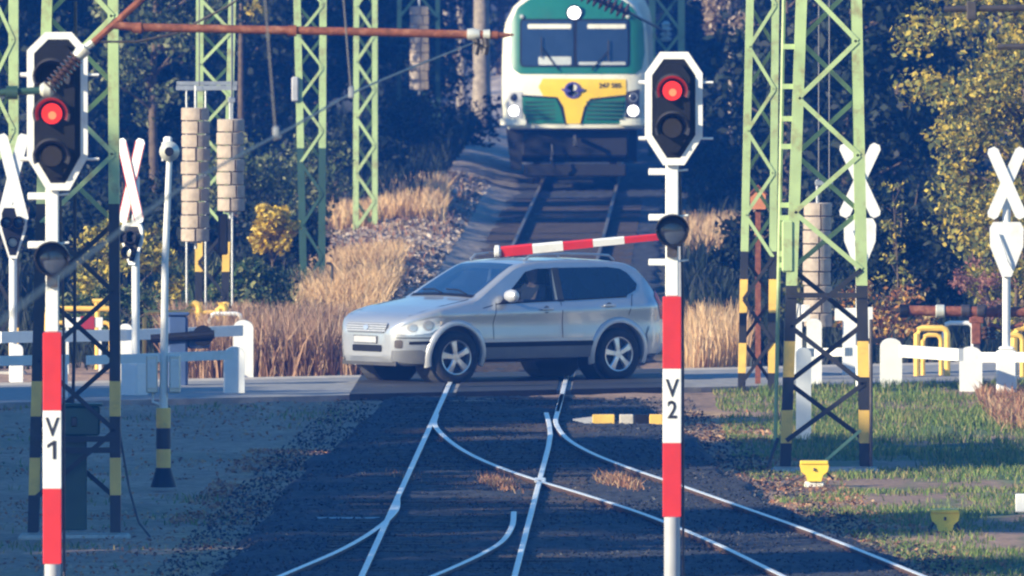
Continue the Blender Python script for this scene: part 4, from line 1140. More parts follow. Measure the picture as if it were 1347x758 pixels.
    for r_, h in prof: rings.append([(mx - .03 + r_ * .9 * math.cos(R(a)) , sg * (y + .145 + h), mz + .02 + r_ * 1.05 * math.sin(R(a))) for a in range(0, 360, 24)])
    mb.loft(rings); mr = mb.build('wing_mirror', 'silver2', car, smooth=True)
    mb = MB(); mb.box(mx - .03, mx + .03, min(sg * y * .98, sg * (y + .05)), max(sg * y * .98, sg * (y + .05)), 1.08, 1.11, bev=.01); mb.build('mirror_foot', 'board', mr)
    mb = MB(); mb.box(mx + .042, mx + .05, min(sg * (y + .05), sg * (y + .23)), max(sg * (y + .05), sg * (y + .23)), mz - .03, mz + .07); mb.build('mirror_glass', 'tint', mr)
    # roof rail
    mb = MB(); pts = []
    for x in (2.12, 2.2, 2.4, 2.8, 3.2, 3.5, 3.58): pts.append((x, sg * .60, sm_itp(ZT, x) + (.055 if 2.15 < x < 3.55 else .0)))
    mb.tube(pts, .017, seg=8); mb.build('roof_rail', 'steel', car, smooth=True)
mb = MB()
for x in (2.45, 3.2): mb.box(x - .04, x + .04, -.61, .61, sm_itp(ZT, x) + .045, sm_itp(ZT, x) + .068, bev=.008)
mb.build('roof_cross_bar', 'darksteel', car)
# windscreen, rear glass
def topf(u, v, off):     # u: x along the car, v: y across
    z = sm_itp(ZT, u); ye = side_y(u, max(1.03, z - .075)) - .085
    return Vector((u - off * .5, v, z - .02 + .02 * (1 - min(1, (v / ye) ** 2)) + off))
patch('windscreen', [(1.25, -.66), (1.25, .66), (1.4, .66), (1.96, .565), (1.98, -.56), (1.96, -.565), (1.4, -.66)], topf, 'wsglass', car, off=.004, step=.07)
patch('windscreen_edge', [(1.2, -.68), (1.2, .68), (1.262, .69), (1.262, -.69)], topf, 'board', car, off=.008, step=.05)
patch('rear_screen', [(3.87, -.5), (3.87, .5), (4.12, .58), (4.12, -.58)], topf, 'tint', car, off=.004, step=.05)
for (x0, y0, x1, y1) in ((1.24, -.55, 1.42, .02), (1.24, .0, 1.42, .55)):
    mb = MB(); mb.tube([topf(x0, y0, .02), topf((x0 + x1) / 2 - .02, (y0 + y1) / 2, .025), topf(x1 - .1, y1, .02)], .009, seg=6); mb.build('wiper', 'board', car)
# hood shut line
mb = MB(); mb.tube([topf(x, -.70 + .04 * max(0, (.5 - x)) * 4, .001) for x in (.22, .4, .7, 1.0, 1.15)], .005, seg=5); mb.tube([topf(x, .70 - .04 * max(0, (.5 - x)) * 4, .001) for x in (.22, .4, .7, 1.0, 1.15)], .005, seg=5); mb.build('bonnet_seam', 'board', car)
# nose: grille, plate, intake  (front face bulges a little)
def front(u, v, off):  # u: y across, v: z up
    x = 0.0
    if v > .68: x = float(np.interp(v, [.68, .76, .825, .885, .935], [0, .02, .07, .16, .3]))
    if abs(u) > .44: x += .6 * (1 - math.sqrt(max(0, 1 - ((abs(u) - .44) / .43) ** 2)))
    return Vector((x - off, u, v))
patch('grille', [(-.40, .665), (.40, .665), (.46, .75), (.43, .80), (-.43, .80), (-.46, .75)], front, 'cladding', car, off=.009, step=.03)
for zz in (.69, .72, .75, .78):
    patch('grille_bar', [(-.44, zz), (.44, zz), (.44, zz + .012), (-.44, zz + .012)], front, 'silver2', car, off=.013, step=.03)
patch('emblem', [(.055 * math.cos(R(a)), .74 + .035 * math.sin(R(a))) for a in range(0, 360, 20)], front, 'rim', car, off=.02, step=.03)
patch('air_intake', rpoly(-.36, .30, .42, .51, .03), front, 'board', car, off=.006, step=.05)
npl = patch('number_plate', rpoly(-.26, .26, .53, .63, .01), front, 'board', car, off=.016, step=.2)
patch('plate_face', rpoly(-.25, .25, .538, .622, .008), front, 'greypost', npl, off=.018, step=.2)
mb = MB(); mb.box(.05, .7, -.6, .6, .24, .3); mb.box(1.3, 3.0, -.6, .6, .26, .302); mb.box(3.9, 4.2, -.55, .55, .26, .34); mb.tube([(3.8, .35, .25), (4.33, .38, .27)], .035); mb.build('underbody', 'interior', car)
# wheels
def wheel(x, sg, steer=0.0):
    o = bpy.data.objects.new('wheel', None); C.objects.link(o); o.parent = car; o.location = (x, sg * .775, .345); o.rotation_euler = (0, 0, steer + (0 if sg < 0 else PI))
    # outside faces local -y
    mb = MB(); mb.lathe([(.225, -.10), (.245, -.112), (.30, -.112), (.332, -.095), (.345, -.06), (.345, .06), (.332, .095), (.30, .11), (.225, .10)], (0, 0, 0), 'y', 44, caps=False); ty = mb.build('tyre', 'tyre', o, smooth=True, angle=50)
    mb = MB(); mb.lathe([(.228, -.09), (.226, -.105), (.212, -.10), (.208, -.05), (.2, .05), (.228, .09)], (0, 0, 0), 'y', 44, caps=False)
    mb.lathe([(.062, -.03), (.062, -.088), (.05, -.096), (.001, -.098)], (0, 0, 0), 'y', 20)
    for k in range(5):
        a = R(90 + 72 * k + 9); rings = []
        for (rad, hw, y) in ((.045, .036, -.10), (.09, .036, -.104), (.15, .04, -.102), (.214, .056, -.095)):
            c = Vector((rad * math.cos(a), 0, rad * math.sin(a))); s_ = Vector((-math.sin(a), 0, math.cos(a)))
            rings.append([c + s_ * hw + Vector((0, y + .012, 0)), c + s_ * hw * .7 + Vector((0, y, 0)), c - s_ * hw * .7 + Vector((0, y, 0)), c - s_ * hw + Vector((0, y + .012, 0)), c - s_ * hw + Vector((0, y + .035, 0)), c + s_ * hw + Vector((0, y + .035, 0))])
        mb.loft(rings)
    mb.build('rim', 'rim', o, smooth=True, angle=30)
    mb = MB(); mb.lathe([(.2, -.03), (.2, -.02), (.001, -.02)], (0, 0, 0), 'y', 30); mb.build('brake_disc', 'interior', o)
wheel(.835, -1, R(-4)); wheel(3.465, -1); wheel(.835, 1, R(-4)); wheel(3.465, 1)
# interior
mb = MB(); mb.box(1.36, 1.75, -.68, .68, .63, 1.0, bev=.06); mb.build('dashboard', 'interior', car)
for yy in (-.36, .36):
    mb = MB(); mb.box(2.1, 2.6, yy - .25, yy + .25, .63, .78, bev=.05); mb.loft([[(2.5, yy - .24, .72), (2.5, yy + .24, .72), (2.64, yy + .24, .72), (2.64, yy - .24, .72)], [(2.66, yy - .22, 1.22), (2.66, yy + .22, 1.22), (2.76, yy + .22, 1.22), (2.76, yy - .22, 1.22)]])
    mb.box(2.69, 2.77, yy - .12, yy + .12, 1.25, 1.42, bev=.03); mb.build('seat', 'interior', car)
mb = MB(); mb.box(3.2, 3.35, -.62, .62, .63, 1.25, bev=.05); mb.build('rear_seat', 'interior', car)
mb = MB(); rings = []
for k in range(25):
    a = 2 * PI * k / 24; c = Vector((1.92, -.36, 1.02)); e = Vector((.35, 0, .94)); f_ = Vector((0, 1, 0))
    p = c + (e * math.cos(a) + f_ * math.sin(a)) * .18; rings.append(p)
mb.tube(rings, .014, seg=8); mb.tube([(1.92, -.54, 1.02), (1.92, -.18, 1.02)], .012); mb.tube([(1.92, -.36, 1.02), (1.7, -.36, .92)], .02); mb.build('steering_wheel', 'interior', car)

# the driver: one skinned body, seated, hands at the wheel
def skinned(name, verts, edges, mat, parent, root=0, sub=1, loc=(0, 0, 0)):
    me = bpy.data.meshes.new(name); me.from_pydata([v[:3] for v in verts], edges, []); o = bpy.data.objects.new(name, me); C.objects.link(o)
    md = o.modifiers.new('s', 'SKIN'); sv = me.skin_vertices[0].data
    for i, v in enumerate(verts):
        r = v[3]; sv[i].radius = (r, v[4] if len(v) > 4 else r); sv[i].use_root = (i == root)
    m2 = o.modifiers.new('u', 'SUBSURF'); m2.levels = sub; m2.render_levels = sub
    dg = bpy.context.evaluated_depsgraph_get(); dg.update()
    m3 = bpy.data.meshes.new_from_object(o.evaluated_get(dg)); o.modifiers.clear(); o.data = m3
    m3.materials.clear(); m3.materials.append(M[mat]); m3.polygons.foreach_set('use_smooth', [True] * len(m3.polygons))
    o.parent = parent; o.location = loc; return o
M['skin'] = pm('skin', (.5, .33, .26), .55, var=.08); M['jacket'] = pm('grey_jacket', (.1, .11, .15), .85, var=.25, scale=9); M['hair'] = pm('hair', (.2, .17, .15), .7, var=.3, scale=30)
pl = base + rot @ Vector((2.4, -.36, .76))
dr = thing('person', 'driver in a dark jacket seated behind the wheel of the silver car', 'person', pl, R(YAW))
# local: x to the car's rear, z up; face looks along -x
V_ = [(0.02, 0, .08, .15), (.06, 0, .22, .14), (.08, 0, .38, .155), (.06, 0, .50, .075), (.03, 0, .57, .056), (.02, 0, .66, .085), (.015, 0, .74, .094), (.02, 0, .80, .07),
      (.07, -.19, .46, .062), (-.06, -.25, .26, .05), (-.3, -.2, .28, .038), (-.42, -.16, .32, .034),
      (.07, .19, .46, .062), (-.06, .25, .26, .05), (-.3, .2, .28, .038), (-.42, .16, .32, .034),
      (-.25, -.12, .06, .085), (-.47, -.13, .1, .06), (-.25, .12, .06, .085), (-.47, .13, .1, .06)]
E_ = [(0, 1), (1, 2), (2, 3), (3, 4), (4, 5), (5, 6), (6, 7), (2, 8), (8, 9), (9, 10), (10, 11), (2, 12), (12, 13), (13, 14), (14, 15), (0, 16), (16, 17), (0, 18), (18, 19)]
pb = skinned('body', V_, E_, 'skin', dr, 0, 2)
V2 = [(x, y, z, r * 1.13) for (x, y, z, r) in V_[:4]] + [(.05, 0, .53, .07)]
V2 += [(x, y, z, r * 1.2) for (x, y, z, r) in V_[8:11]] + [(x, y, z, r * 1.2) for (x, y, z, r) in V_[12:15]]
skinned('jacket', V2, [(0, 1), (1, 2), (2, 3), (3, 4), (2, 5), (5, 6), (6, 7), (2, 8), (8, 9), (9, 10)], 'jacket', dr, 0, 2)
mb = MB(); rings = []
for k in range(8):
    a = R(12 + k * 24); r = .103 * math.sin(a) + .002; z = .735 + .1 * math.cos(a) * (1.0 if a < PI / 2 else .6)
    rings.append([(.035 + r * math.cos(2 * PI * j / 16) * (1 if math.cos(2 * PI * j / 16) > 0 else max(.25, .82 - max(0, k - 2) * .3)), r * .95 * math.sin(2 * PI * j / 16), z) for j in range(16)])
mb.loft(rings); mb.build('hair', 'hair', dr, smooth=True, angle=80)
mb = MB(); mb.loft([[(-.075, -.012, .735), (-.075, .012, .735), (-.06, .01, .735)], [(-.1, -.014, .695), (-.1, .014, .695), (-.06, .016, .69)]]); mb.build('nose', 'skin', dr)
for sg in (-1, 1):
    mb = MB(); mb.lathe([(.001, -.009), (.009, 0), (.001, .009)], (-.076, sg * .032, .725), 'x', 10); mb.build('eye', 'board', dr)
    mb = MB(); mb.lathe([(.012, -.012), (.026, 0), (.012, .012)], (.02, sg * .094, .71), 'y', 10); mb.build('ear', 'skin', dr)
    for k in range(4):
        a = .31 + .016 * k
        skinned('finger', [(-.43, sg * .155, a - .01, .009), (-.465, sg * .165, a - .005, .0085), (-.478, sg * .18, a, .008), (-.46, sg * .19, a + .004, .007)], [(0, 1), (1, 2), (2, 3)], 'skin', dr, 0, 1)
    skinned('thumb', [(-.415, sg * .15, .335, .011), (-.44, sg * .14, .355, .01), (-.465, sg * .145, .37, .008)], [(0, 1), (1, 2)], 'skin', dr, 0, 1)
mb = MB(); mb.box(-.084, -.07, -.022, .022, .668, .674, bev=.002); mb.build('mouth', 'orange', dr)

# ------------------------------------------------------------------ the train
M['tgreen'] = pm('train_green', (.015, .15, .10), .35, var=.08, coat=.3, dirt=(.06, .12, .09), dirt_amt=.4)
M['tcream'] = pm('train_cream', (.82, .79, .64), .4, var=.05, coat=.3, dirt=(.45, .37, .27), dirt_amt=.5, dirt_scale=2.5)
M['tyellow'] = pm('train_yellow', (.9, .58, .02), .4, var=.06, coat=.3, dirt=(.5, .32, .05), dirt_amt=.3)
M['tglass'] = pm('train_windscreen', (.02, .035, .07), .05, spec=.7)
M['tdark'] = pm('train_underside', (.007, .007, .008), .8, var=.3, scale=3, dirt=(.02, .017, .015), dirt_amt=.4)
M['tblue'] = pm('emblem_blue', (.07, .06, .25), .4)
YT = 377.6
tb = Vector((ctr(YT) - .06, YT, 0)); ts = S(245)
trn = thing('train', 'green, yellow and cream railcar facing the camera with lit headlamps', 'train', tb)
tr_dir = .010752
def tx(x): return (x - 756.5) / 67.4
def tz(y): return (245 - y) / 67.4
def depth(x, z):
    ax = abs(x) / 1.42
    return .10 * ax ** 2 + .42 * max(0, ax - .72) ** 2 * 4.5 + .16 * max(0, z - 2.0) + .5 * max(0, z - 3.3) ** 2 + .04 * max(0, 1.3 - z)
def outline(inf=0.0):
    pts = []
    prof = [(-1.30, 1.10), (-1.40, 1.22), (-1.43, 1.6), (-1.43, 2.4), (-1.41, 2.9), (-1.36, 3.2), (-1.2, 3.52), (-.95, 3.72), (-.5, 3.84), (0, 3.87)]
    return prof + [(-x, z) for x, z in reversed(prof[:-1])]
oc = outline()
def dense(pl_, n=4):
    out = []
    for i in range(len(pl_)):
        a, b = pl_[i], pl_[(i + 1) % len(pl_)]
        for k in range(n): out.append((a[0] + (b[0] - a[0]) * k / n, a[1] + (b[1] - a[1]) * k / n))
    return out
od = dense(oc, 4)
mb = MB(); rings = []
for f in (0.0, .15, .3, .45, .6, .7, .8, .88, .94, .975):
    rings.append([(x * f, depth(x * f, 2.3 + (z - 2.3) * f), 2.3 + (z - 2.3) * f) for x, z in od])
rings.append([(x, depth(x, z) + .09, z) for x, z in od])
for Yq in (1.2, 3, 8, 16, 24): rings.append([(x + tr_dir * Yq, Yq, z) for x, z in od])
mb.loft(rings[1:]); mb.build('body', 'tcream', trn, smooth=True, angle=50)
def ff(u, v, off): return Vector((u, depth(u, v) - off, v))
def P(pts): return [(tx(x), tz(y)) for x, y in pts]
patch('green_front', [(tx(672), tz(60)), (tx(670), tz(78)), (tx(674), tz(91)), (tx(684), tz(97)), (tx(835), tz(97)), (tx(844), tz(90)), (tx(848), tz(70)), (tx(846), tz(30)), (1.27, 3.25), (1.12, 3.5), (.9, 3.66), (.5, 3.77), (0, 3.81), (-.5, 3.77), (-.9, 3.66), (-1.12, 3.5), (-1.27, 3.2), (tx(671), tz(30))], ff, 'tgreen', trn, off=.012, step=.1)
patch('roof_skin', [(-.5, 3.0), (.5, 3.0), (.5, 3.5), (-.5, 3.5)], ff, 'tgreen', trn, off=.016, step=.1)
fr = patch('windscreen_frame', rpoly(tx(683.5), tx(828), tz(88), tz(24), .08), ff, 'board', trn, off=.022, step=.1)
for xa, xb in ((686, 754), (758.5, 825.5)):
    g_ = patch('windscreen', rpoly(tx(xa), tx(xb), tz(86), tz(26.5), .05), ff, 'tglass', trn, off=.03, step=.1)
    patch('sun_blind', rpoly(tx(xa + 8 if xa < 700 else xa + 14), tx(xb - 3), tz(37), tz(31), .02), ff, 'tcream', g_, off=.036, step=.1)
    patch('desk_edge', rpoly(tx(xa + 22 if xa < 700 else xa + 2), tx(xb - 3), tz(85), tz(74 if xa < 700 else 81), .03), ff, 'palecap', g_, off=.036, step=.1)
for x0, y0, x1, y1 in ((735, 92, 712, 62), (778, 92, 800, 66)):
    mb = MB(); mb.tube([ff(tx(x0), tz(y0), .05), ff(tx(x1), tz(y1), .07)], .014); mb.tube([ff(tx(x1), tz(y1 + 14), .07), ff(tx(x1), tz(y1 - 14), .07)], .012); mb.build('wiper', 'board', trn)
patch('yellow_band', P([(714, 103), (823, 104), (824, 128), (797, 129), (771, 132), (738, 131), (714, 126), (708, 114)]), ff, 'tyellow', trn, off=.012, step=.1)
patch('yellow_tongue', P([(733, 128), (777, 129), (769, 141), (764, 163), (743, 163), (739, 141)]), ff, 'tyellow', trn, off=.016, step=.1)
patch('groove', P([(686, 124.5), (733, 127.5), (741, 141), (745, 164), (742.5, 164.5), (737, 143), (731, 130), (686, 127)]), ff, 'board', trn, off=.022, step=.1)
patch('groove', P([(823, 124.5), (776, 129.5), (768, 141), (762.5, 164), (765, 164.5), (771, 143), (778, 132), (823, 127)]), ff, 'board', trn, off=.022, step=.1)
lv = patch('green_grille', P([(686, 127), (731, 130), (737, 141), (742, 163), (694, 163), (687, 145)]), ff, 'tgreen', trn, off=.014, step=.1)
rv = patch('green_grille', P([(822, 127), (778, 131), (771, 143), (765, 163), (816, 163), (822, 145)]), ff, 'tgreen', trn, off=.014, step=.1)
for q, (xa, xb, side) in enumerate(((690, 737, lv), (771, 820, rv))):
    for yy in (134, 139.5, 145, 150.5, 156):
        mb = MB(); mb.box(tx(xa), tx(xb) - (.0 if q else .02), depth(tx(xa) * .7, tz(yy)) - .03, depth(tx(xa) * .7, tz(yy)) + .02, tz(yy) - .016, tz(yy) + .016); mb.build('slat', 'darkgreen', side)
for sg, (xa, xb) in ((-1, (667, 687)), (1, (823, 841))):
    hs_ = patch('headlamp_housing', P([(xa, 117), (xb, 121), (xb, 156), (xa + 1, 155)] if sg < 0 else [(xa, 121), (xb, 117), (xb - 1, 155), (xa, 156)]), ff, 'greypost' if sg < 0 else 'darksteel', trn, off=.014, step=.05)
    xc = (xa + xb) / 2
    for cy, r_, m_ in ((146, .105, 'lampwhite'), (128, .07, 'lens_dark')):
        p = ff(tx(xc + (-1 if sg < 0 else .5)), tz(cy), .02); mb = MB(); mb.lathe([(r_ + .02, .02), (r_ + .02, -.02), (r_, -.02)], p, 'y', 20); rg = mb.build('lamp_ring', 'steel', hs_, smooth=True)
        mb = MB(); mb.lathe([(r_, -.021), (r_ * .7, -.035), (.001, -.045)], p, 'y', 20); mb.build('lamp', m_, rg, smooth=True)
    mb = MB(); 
    xs_ = (tx(658), tx(692)) if sg < 0 else (tx(815), tx(852))
    rings = [[(x, depth(x, 1.2) - .06, tz(165)), (x, depth(x, 1.2) + .2, tz(165)), (x, depth(x, 1.2) + .2, tz(156)), (x, depth(x, 1.2) - .05, tz(156))] for x in np.linspace(xs_[0], xs_[1], 8)]
    mb.loft(rings); mb.build('corner_step', 'tcream', trn)
p = ff(tx(755), tz(16), .03); mb = MB(); mb.lathe([(.16, .05), (.16, -.03), (.13, -.035)], p, 'y', 20); tl = mb.build('top_lamp_ring', 'board', trn, smooth=True)
mb = MB(); mb.lathe([(.125, -.036), (.09, -.05), (.001, -.06)], p, 'y', 20); mb.build('lamp', 'lampwhite', tl, smooth=True)
for x_ in (686, 825):
    p = ff(tx(x_), tz(21), .03); mb = MB(); mb.lathe([(.04, .02), (.04, -.03), (.001, -.04)], p, 'y', 12); mb.build('marker_lamp', 'palecap', trn, smooth=True)
trn.scale = (1.01, 1.0, 1.0)
# winged wheel emblem and number
ec = (tx(753), tz(118.5)); eo = ff(ec[0], ec[1], .02)
mb = MB(); mb.lathe([(.165, .0), (.165, -.012), (.12, -.012), (.12, 0)], eo, 'y', 28); em = mb.build('emblem', 'tblue', trn)
patch('emblem_field', [(ec[0] + .122 * math.cos(R(a)), ec[1] + .122 * math.sin(R(a))) for a in range(0, 360, 15)], ff, 'tcream', em, off=.02, step=.1)
mb = MB()
for sg in (-1, 1): mb.prism([(ec[0] + sg * .02, ec[1] - .02), (ec[0] + sg * .1, ec[1] + .03), (ec[0] + sg * .23, ec[1] + .035), (ec[0] + sg * .2, ec[1] - .015), (ec[0] + sg * .1, ec[1] - .04)], eo.y - .03, eo.y - .014)
mb.lathe([(.045, -.03), (.001, -.03)], (ec[0], eo.y, ec[1] - .05), 'y', 12); mb.build('emblem_wings', 'tblue', em)
textmesh('247 505', .135, 'letter', trn, (tx(802), depth(tx(802), tz(112)) - .02, tz(112.5)), name='lettering', rot=(PI / 2, 0, R(4)))
# underframe
mb = MB(); mb.box(-1.2, 1.2, .55, 6, .45, 1.12); mb.box(-1.05, 1.05, .3, .6, .55, 1.1, bev=.05); mb.build('underframe', 'tdark', trn)
mb = MB(); mb.loft([[(-1.35, .4, 1.1), (-1.0, .35, 1.1), (-1.0, .5, 1.1), (-1.35, .55, 1.1)], [(-1.25, .35, .3), (-1.05, .33, .3), (-1.05, .4, .3), (-1.25, .45, .3)]]); mb.build('side_skirt', 'tdark', trn)
mb = MB(); mb.box(-1.0, 1.0, .3, .36, .17, .42, bev=.03); mb.build('rail_guard', 'tdark', trn)
for sg in (-1, 1):
    for yw in (2.0, 4.2):
        mb = MB(); mb.lathe([(.40, -.06), (.42, .0), (.42, .06), (.3, .07)], (sg * .75, yw, .42), 'x', 28); mb.build('wheel', 'darksteel', trn, smooth=True)
mb = MB(); mb.tube([(0, .2, .95), (0, -.12, .95), (0, -.15, .78)], .05); mb.build('coupling', 'black', trn); mb = MB(); mb.tube([(-.45, .15, .8), (-.46, 0, .5), (-.4, .1, .35)], .03); mb.build('brake_hose', 'black', trn)
mb = MB(); mb.box(-.9, .9, 3, 7, 3.86, 4.15, bev=.08); mb.build('roof_unit', 'greypost', trn)
# red and white? tail: rear bogie block
mb = MB(); mb.box(-1.15, 1.15, 6.01, 22, .6, 1.11); mb.build('equipment_case', 'tdark', trn)

# ------------------------------------------------------------------ vegetation
def leaf_cloud(name, centers, radii, per, size, mat, parent, seed, flat=.8):
    rng = np.random.default_rng(seed); Vs = []; 
    n = len(centers); C0 = np.repeat(np.array(centers), per, 0); R0 = np.repeat(np.array(radii), per, 0)
    d = rng.normal(size=(n * per, 3)); d /= np.linalg.norm(d, axis=1)[:, None]
    rr = rng.random((n * per, 1)) ** .55
    Pp = C0 + d * rr * R0 * np.array([1, 1, flat])
    N = len(Pp); a = rng.normal(size=(N, 3)); a /= np.linalg.norm(a, axis=1)[:, None]
    b = rng.normal(size=(N, 3)); b -= (b * a).sum(1)[:, None] * a; b /= np.linalg.norm(b, axis=1)[:, None]
    s = size * (.55 + .9 * rng.random((N, 1)))
    v = np.stack([Pp - a * s, Pp + b * s * .55, Pp + a * s, Pp - b * s * .55], 1).reshape(-1, 3)
    f = np.arange(N * 4).reshape(-1, 4)
    return npmesh(name, v, f, mat, parent)
def tree(name, label, cat, X, Y, H, cz, cr, nc, per, size, leafm, woodm, seed, tr=.16, group=None, lean=0, flat=.8, clr=None, z0=-.15, limbs=True, yr=None):
    rng = random.Random(seed); b = Vector((X, Y, z0))
    t = thing(name, label, cat, b, rng.random() * 0, group)
    mb = MB(); pts = []; n = 8
    wx, wy = rng.uniform(-.3, .3), rng.uniform(-.3, .3)
    for i in range(n + 1):
        f = i / n; pts.append(Vector((lean * f * f + wx * math.sin(f * 4) * .35, wy * math.sin(f * 3) * .35, H * .92 * f)))
    mb.tube(pts, tr, seg=9, rs=[tr * (1.25 if i == 0 else 1 - .8 * i / n) for i in range(n + 1)])
    cen, rad = [], []
    for i in range(nc):
        for _ in range(30):
            u, v, w_ = rng.uniform(-1, 1), rng.uniform(-1, 1), rng.uniform(-1, 1)
            if u * u + v * v + w_ * w_ < 1: break
        z = (cz + H) / 2 + w_ * (H - cz) / 2
        c = Vector((lean * (z / H) ** 2 + u * cr, v * (yr or cr), z)); cen.append(tuple(c)); q = (clr or cr * .34) * rng.uniform(.6, 1.25); rad.append((q, q, q))
        if limbs and i % 2 == 0:
            zz = max(.15 * H, min(H * .85, z - .35 * math.hypot(c.x, c.y) - .2)); k = zz / (H * .92) * n; k0 = min(n - 1, int(k)); p0 = pts[k0].lerp(pts[k0 + 1], k - k0)
            mid = p0.lerp(c, .5) + Vector((rng.uniform(-.1, .1), rng.uniform(-.1, .1), rng.uniform(0, .2))) * cr * .5
            mb.tube([p0, mid, c], .03, seg=5, rs=[tr * .42 * (1 - .7 * zz / H), tr * .22, .008])
    mb.build('trunk', woodm, t, smooth=True, angle=60)
    leaf_cloud('crown', cen, rad, per, size, leafm, t, seed, flat)
    return t
L = {}
L['yellow'] = leafmat('yellow_leaves', [(.55, .4, .05), (.64, .5, .09), (.32, .3, .06), (.42, .32, .05), (.14, .16, .05), (.22, .22, .06), (.09, .11, .04)])
L['olive'] = leafmat('olive_leaves', [(.08, .1, .035), (.11, .12, .04), (.05, .07, .025), (.14, .13, .05), (.2, .18, .05)])
L['orange'] = leafmat('orange_leaves', [(.5, .22, .06), (.62, .38, .08), (.35, .14, .05), (.5, .4, .2), (.2, .1, .05)])
L['gold'] = leafmat('gold_leaves', [(.75, .5, .04), (.6, .42, .05), (.8, .62, .15), (.4, .3, .05)])
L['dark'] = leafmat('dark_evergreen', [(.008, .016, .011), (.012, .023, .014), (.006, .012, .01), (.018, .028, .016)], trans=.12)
L['mid'] = leafmat('mid_green_leaves', [(.06, .09, .035), (.1, .13, .05), (.04, .06, .03), (.16, .18, .08), (.28, .28, .14)])
L['green'] = leafmat('green_leaves', [(.04, .08, .03), (.06, .11, .04), (.03, .05, .02), (.25, .25, .1)])
L['reed'] = leafmat('dry_reeds', [(.4, .24, .15), (.5, .31, .2), (.3, .17, .11), (.6, .42, .28), (.18, .11, .07)], trans=.25)
L['straw'] = leafmat('dry_straw', [(.72, .47, .24), (.6, .38, .19), (.78, .56, .33), (.46, .27, .14)], trans=.3)
L['grass'] = leafmat('short_grass', [(.12, .2, .04), (.16, .24, .05), (.22, .27, .07), (.08, .13, .04), (.34, .28, .12)], trans=.3)
L['rusttuft'] = leafmat('rusty_tufts', [(.35, .16, .09), (.45, .24, .13), (.2, .1, .06), (.5, .34, .2)], trans=.25)

# big yellow tree on the right, and its neighbours
g = G(1300, 430)
tree('autumn_tree', 'big yellow leaved tree filling the right edge behind the warning cross', 'tree', 7.3, 272, 7.6, .5, 1.7, 150, 200, .045, L['yellow'], 'wood', 11, tr=.11, clr=.42, yr=1.2)
tree('autumn_tree', 'olive green tree close behind the big yellow tree', 'tree', 8.3, 284, 8.5, .6, 2.0, 80, 240, .05, L['olive'], 'wood', 12, tr=.13, clr=.6)
tree('autumn_tree', 'golden leaved tree reaching over the top right of the view', 'tree', 8.4, 305, 9.5, 3.7, 2.3, 64, 260, .055, L['yellow'], 'wood', 13, tr=.18, lean=-.7, clr=.55)
tree('autumn_tree', 'thin sapling with scattered yellow leaves left of the big yellow tree', 'sapling', 5.35, 268, 2.5, .7, .28, 22, 16, .034, L['yellow'], 'wood', 14, tr=.02, clr=.12)
tree('autumn_bush', 'low orange brown bush behind the white railing on the right', 'bush', 5.2, 266, 1.1, .15, .7, 24, 50, .04, L['orange'], 'wood', 15, tr=.03, clr=.2)
tree('evergreen_bush', 'dark bush behind the orange brown bush', 'bush', 5.6, 276, 2.1, .05, 1.0, 40, 160, .05, L['dark'], 'wood', 16, tr=.05, clr=.33)
tree('autumn_bush', 'golden green bush below the yellow tree at the right edge', 'bush', 7.0, 268.5, 2.6, .2, 1.0, 50, 110, .04, L['yellow'], 'wood', 17, tr=.04, clr=.25)
tree('red_shrub', 'reddish twiggy shrub under the yellow tree', 'bush', 6.6, 267, 1.5, .5, .5, 16, 60, .03, leafmat('red_leaves', [(.3, .12, .1), (.4, .2, .15), (.2, .1, .08)]), 'wood', 18, tr=.03, clr=.16)
tree('autumn_shrub', 'shrub with faint olive leaves beside the hanging cable box', 'bush', 4.2, 272, 1.15, .1, .4, 14, 70, .035, L['olive'], 'wood', 19, tr=.03, clr=.2)

tree('pale_tree', 'tan leaved tree crown at the top between V 2 and the narrow mast', 'tree', 4.25, 376, 6.2, 2.95, .75, 34, 90, .06, leafmat('tan_leaves', [(.5, .38, .28), (.6, .48, .36), (.4, .28, .2), (.3, .22, .15)]), 'palewood', 20, tr=.07, clr=.32)
# left: lit shrubs below the dark wood
tree('gold_shrub', 'bright golden shrub right of the two weight stacks', 'bush', -3.62, 287, 1.75, 1.0, .34, 30, 110, .045, L['gold'], 'wood', 21, tr=.03, clr=.15)
tree('green_shrub', 'green shrub with pale leaf tips below the golden shrub', 'bush', -4.0, 279, 1.1, .0, .8, 34, 120, .045, L['green'], 'wood', 22, tr=.04, clr=.24)
tree('gold_shrub', 'yellow leaved shrub between the white pole and left weight stack', 'bush', -5.5, 275, 1.9, .1, .75, 44, 70, .04, L['yellow'], 'wood', 23, tr=.03, clr=.22)
tree('green_shrub', 'dark green shrub behind the left yellow tube railing', 'bush', -5.6, 268, .95, .0, .9, 30, 120, .04, L['green'], 'wood', 24, tr=.03, clr=.25)
tree('green_shrub', 'leafy pale green shrub at the wood edge between the two slim masts', 'bush', -3.3, 318, 2.1, .9, .7, 30, 60, .05, L['mid'], 'wood', 25, tr=.03, clr=.3)
tree('green_shrub', 'leafy pale green shrub left of the mast with the grey box', 'bush', -4.4, 312, 2.2, 1.0, .75, 30, 60, .05, L['mid'], 'wood', 26, tr=.03, clr=.3)
tree('green_shrub', 'dim bluish shrub between the golden shrub and dry grass', 'bush', -3.6, 300, 1.6, .0, .7, 30, 130, .05, L['dark'], 'wood', 27, tr=.03, clr=.3)
tree('autumn_tree', 'olive and yellow tree high above the weight stacks', 'tree', -6.1, 330, 6.5, 2.25, 1.3, 60, 110, .06, L['mid'], 'wood', 28, tr=.1, clr=.42)
tree('autumn_tree', 'small yellow leaved tree top at the upper left', 'tree', -4.8, 342, 7.2, 3.6, 1.0, 34, 90, .06, L['yellow'], 'wood', 29, tr=.08, clr=.35)
